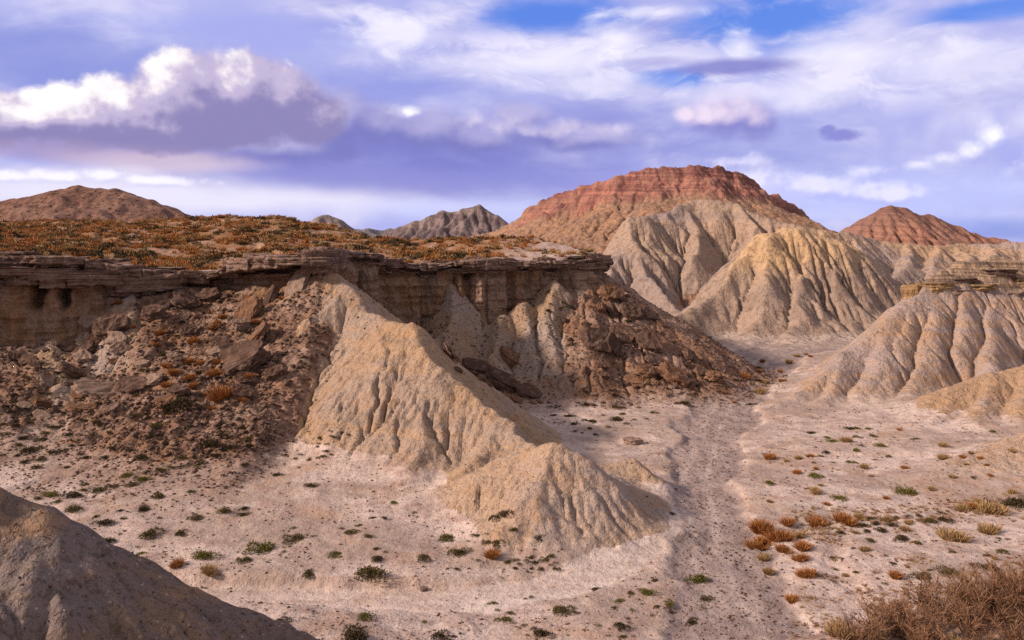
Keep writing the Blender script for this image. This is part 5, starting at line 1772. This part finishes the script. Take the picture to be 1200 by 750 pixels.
# ---- what nobody could count
def blades_land(name, pts, sizes, kinds_mesh, mat, label, rng):
    vs = []; fs = []; ts = []; n = 0
    for (x, y, z), s in zip(pts, sizes):
        v, f, t = kinds_mesh[rng.integers(0, len(kinds_mesh))]
        a = rng.uniform(0, 6.28); ca, sa = math.cos(a), math.sin(a)
        w = np.empty_like(v)
        w[:, 0] = x + s * (v[:, 0] * ca - v[:, 1] * sa); w[:, 1] = y + s * (v[:, 0] * sa + v[:, 1] * ca); w[:, 2] = z + s * v[:, 2] * rng.uniform(.8, 1.15)
        vs.append(w); fs.append(f + n); ts.append(t); n += len(v)
    o = np_mesh(name, np.concatenate(vs), np.concatenate(fs), dict(a_tint=np.concatenate(ts)), mat, smooth_shade=False)
    o['kind'] = 'stuff'
    o['label'] = label
    return o


def plateau_cover():
    rng = np.random.default_rng(77)
    tall = [tussock(900 + i, n=34, h=0.9, spread=0.6, wd=0.13) for i in range(6)]
    cus = [cushion(920 + i, n=46, flat=0.5, leaf=0.30) for i in range(6)]
    n = 26000
    ang = rng.uniform(-0.66, 0.16, n)
    Y = 84 * (178 / 84.0) ** rng.uniform(0, 1, n)
    X = ang * Y
    sd, par = rim_info(X, Y)
    px = 600 + F * ang
    cY = crest_of(px)[1]
    dens = fbm(X / 7, Y / 7, 901, 4) * 1.5 + 0.55
    dens = dens * smooth(-sd, 0.8, 6) * (1 - 0.75 * smooth(px, 500, 590)) * smooth(Y, cY + 10, cY)
    keep = rng.uniform(0, 1, n) < np.clip(dens, 0.02, 1)
    keep &= sd < -0.8
    X, Y, px = X[keep], Y[keep], px[keep]
    Z = TOP.height(X, Y) - 0.03
    k = rng.uniform(0, 1, len(X)) + 0.5 * fbm(X / 5, Y / 5, 905, 2)
    P = np.stack([X, Y, Z], 1)
    sz = rng.uniform(0.3, 0.95, len(X))
    for nm, sel, ms, mt, lab in (('dry_grass', k < 0.45, tall, 'orange', 'orange dry grass covering the top of the mesa'), ('straw_grass', (k >= 0.45) & (k < 0.72), tall, 'straw', 'straw coloured dry grass among the orange grass on the mesa'),
                                 ('low_scrub', k >= 0.72, cus, 'dark', 'dark low scrub between the dry grass on the mesa top')):
        blades_land(nm, P[sel], sz[sel] * (1.0 if nm != 'low_scrub' else 0.95), ms, PLANT[mt], lab, rng)


plateau_cover()


def plateau_tufts():
    n = 0
    while n < 70:
        px = R_.uniform(-20, 560); f = R_.uniform(0.03, 1) ** 1.4
        cY = float(crest_of(px)[1])
        Y = 92 + (cY - 92) * f
        x = (px - 600) * Y / F
        if rim_info(np.array([x]), np.array([Y]))[0][0] > -2.5:
            continue
        k = R_.choice(('straw', 'orange', 'straw', 'orange'))
        s = R_.choice((.6, .75, .9, 1.1))
        me = R_.choice(TUFT[k])
        thing('grass_tussock', me, (x, Y, float(TOP.height(x, Y)) - .03), (s, s, s * .85), (0, 0, R_.uniform(0, 6.28)), {'straw': 'large straw coloured tussock standing out of the grass on the mesa top', 'orange': 'large orange tussock standing out of the grass on the mesa top'}[k], 'grass', 'large tussocks on the mesa top')
        n += 1


plateau_tufts()


def tiny_scrub():
    rng = np.random.default_rng(81)
    ms = [cushion(960 + i, n=160, flat=0.4, leaf=0.16) for i in range(4)]
    for k, qs in SMALL.items():
        pts = [hit(q[1], q[2]) for q in qs]
        blades_land('tiny_scrub', pts, [q[0] * p[1] / F * .6 for q, p in zip(qs, pts)], ms, PLANT[k], 'tiniest ' + {'dark': 'dark', 'olive': 'olive', 'green': 'green'}[k] + ' scrub dotted over the valley floor', rng)


tiny_scrub()


def flat_thatch():
    """thin dry growth on the right-hand flat, too fine to count"""
    rng = np.random.default_rng(79)
    tall = [tussock(940 + i, n=26, h=0.55, spread=1.0, wd=0.10) for i in range(5)]
    n = 9000
    px = rng.uniform(930, 1230, n); py = rng.uniform(575, 740, n)
    Y = gy(py, 0.1); X = (px - 600) * Y / F
    dens = 0.55 * fbm(X / 3.0, Y / 1.6, 951, 3) + 0.9 * np.exp(-((py - (612 - (px - 1000) * 0.09)) / 11) ** 2) - 0.12 + 0.25 * smooth(py, 640, 700)
    keep = rng.uniform(0, 1, n) < np.clip(dens, 0.0, 0.6)
    X, Y = X[keep], Y[keep]
    P = np.stack([X, Y, NEAR.height(X, Y)], 1)
    k = rng.uniform(0, 1, len(X))
    blades_land('dry_thatch', P[k < .55], rng.uniform(.12, .38, (k < .55).sum()), tall, PLANT['brown'], 'thin brown dry growth on the stony right flat', rng)
    blades_land('pale_thatch', P[k >= .55], rng.uniform(.12, .34, (k >= .55).sum()), tall, PLANT['straw'], 'thin straw coloured growth on the stony right flat', rng)


flat_thatch()


def stone_chips():
    """gravel and chips over the valley floor and the slopes, in one object per stretch"""
    rng = np.random.default_rng(88)
    base = []
    for i in range(6):
        p = rng.standard_normal((8, 3)); p /= np.linalg.norm(p, axis=1)[:, None]
        bm = bmesh.new()
        for q in p:
            bm.verts.new(q * np.array([.5, .42, .28]))
        res = bmesh.ops.convex_hull(bm, input=bm.verts)
        bmesh.ops.triangulate(bm, faces=bm.faces)
        bm.verts.index_update()
        base.append((np.array([v.co for v in bm.verts]), np.array([[v.index for v in f.verts] for f in bm.faces])))
        bm.free()
    n = 110000
    Y = 34 * (125 / 34.0) ** rng.uniform(0, 1, n)
    ang = rng.uniform(-0.66, 0.66, n)
    X = ang * Y
    fi = ((X - NEAR.x0) / NEAR.dx).astype(int).clip(0, NEAR.z.shape[1] - 1), ((Y - NEAR.y0) / NEAR.dx).astype(int).clip(0, NEAR.z.shape[0] - 1)
    at_ = lambda a: a[fi[1], fi[0]]
    ws = at_(NEAR.attrs['a_wash']); tr = at_(NEAR.attrs['a_track']); ft = at_(NEAR.attrs['a_foot']); rk = at_(NEAR.attrs['a_rock']); sd = at_(NEAR.sd); hl = at_(NEAR.attrs['a_hill'])
    cl = at_(NEAR.cls)
    pr = 0.08 + 0.45 * ws + 0.5 * np.clip(fbm(X / 3.5, Y / 3.5, 931, 3), 0, 1) + 0.7 * rk + 0.5 * ft
    pr *= (1 - 0.9 * tr) * np.where((cl > 1) & (hl > .6), 0.12, 1)
    keep = (rng.uniform(0, 1, n) < pr) & (sd > 0.6)
    X, Y = X[keep], Y[keep]; rk = np.maximum(rk, 0.35 * ft)[keep]
    Z = NEAR.height(X, Y)
    S_ = (0.055 + 0.20 * rng.uniform(0, 1, len(X)) ** 3) * (1 + 2.0 * rk) * (0.75 + Y / 160)
    DK = rk.copy()
    # the near slopes carry their own gravel
    for fld, m_, a0, a1 in ((CORNER_L, 24000, .014, .075), (CORNER_R, 2500, .03, .10)):
        gx = rng.uniform(fld.xs[2], fld.xs[-3], m_); gy_ = rng.uniform(fld.ys[2], fld.ys[-3], m_)
        gz = fld.height(gx, gy_)
        ok = (np.abs(gx / gy_) < .75) & (gz > (NEAR.height(gx, gy_) + .1 if fld is CORNER_R else 3.0))
        X = np.r_[X, gx[ok]]; Y = np.r_[Y, gy_[ok]]; Z = np.r_[Z, gz[ok]]
        DK = np.r_[DK, np.full(ok.sum(), .5)]
        S_ = np.r_[S_, a0 + a1 * rng.uniform(0, 1, ok.sum()) ** 3]
    tone = rng.uniform(0, 1, len(X))
    for nm, sel, mt, lab in (('gravel', tone < 0.5 + 0.42 * (DK > .2), 'brown', 'brown gravel and stone chips strewn over the valley floor'), ('pale_gravel', tone >= 0.5 + 0.42 * (DK > .2), 'pale', 'pale stone chips strewn over the valley floor')):
        idx = np.nonzero(sel)[0]
        vs = []; fs = []; k = 0
        for i in idx:
            v, f = base[i % 6]
            a = tone[i] * 97.0; ca, sa = math.cos(a), math.sin(a)
            w = v * S_[i]
            vs.append(np.stack([X[i] + w[:, 0] * ca - w[:, 1] * sa, Y[i] + w[:, 0] * sa + w[:, 1] * ca, Z[i] + w[:, 2] + 0.05 * S_[i]], 1)); fs.append(f + k); k += len(v)
        o = np_mesh(nm, np.concatenate(vs), np.concatenate(fs), {}, STONE[mt], smooth_shade=False)
        o['kind'] = 'stuff'
        o['label'] = lab


stone_chips()
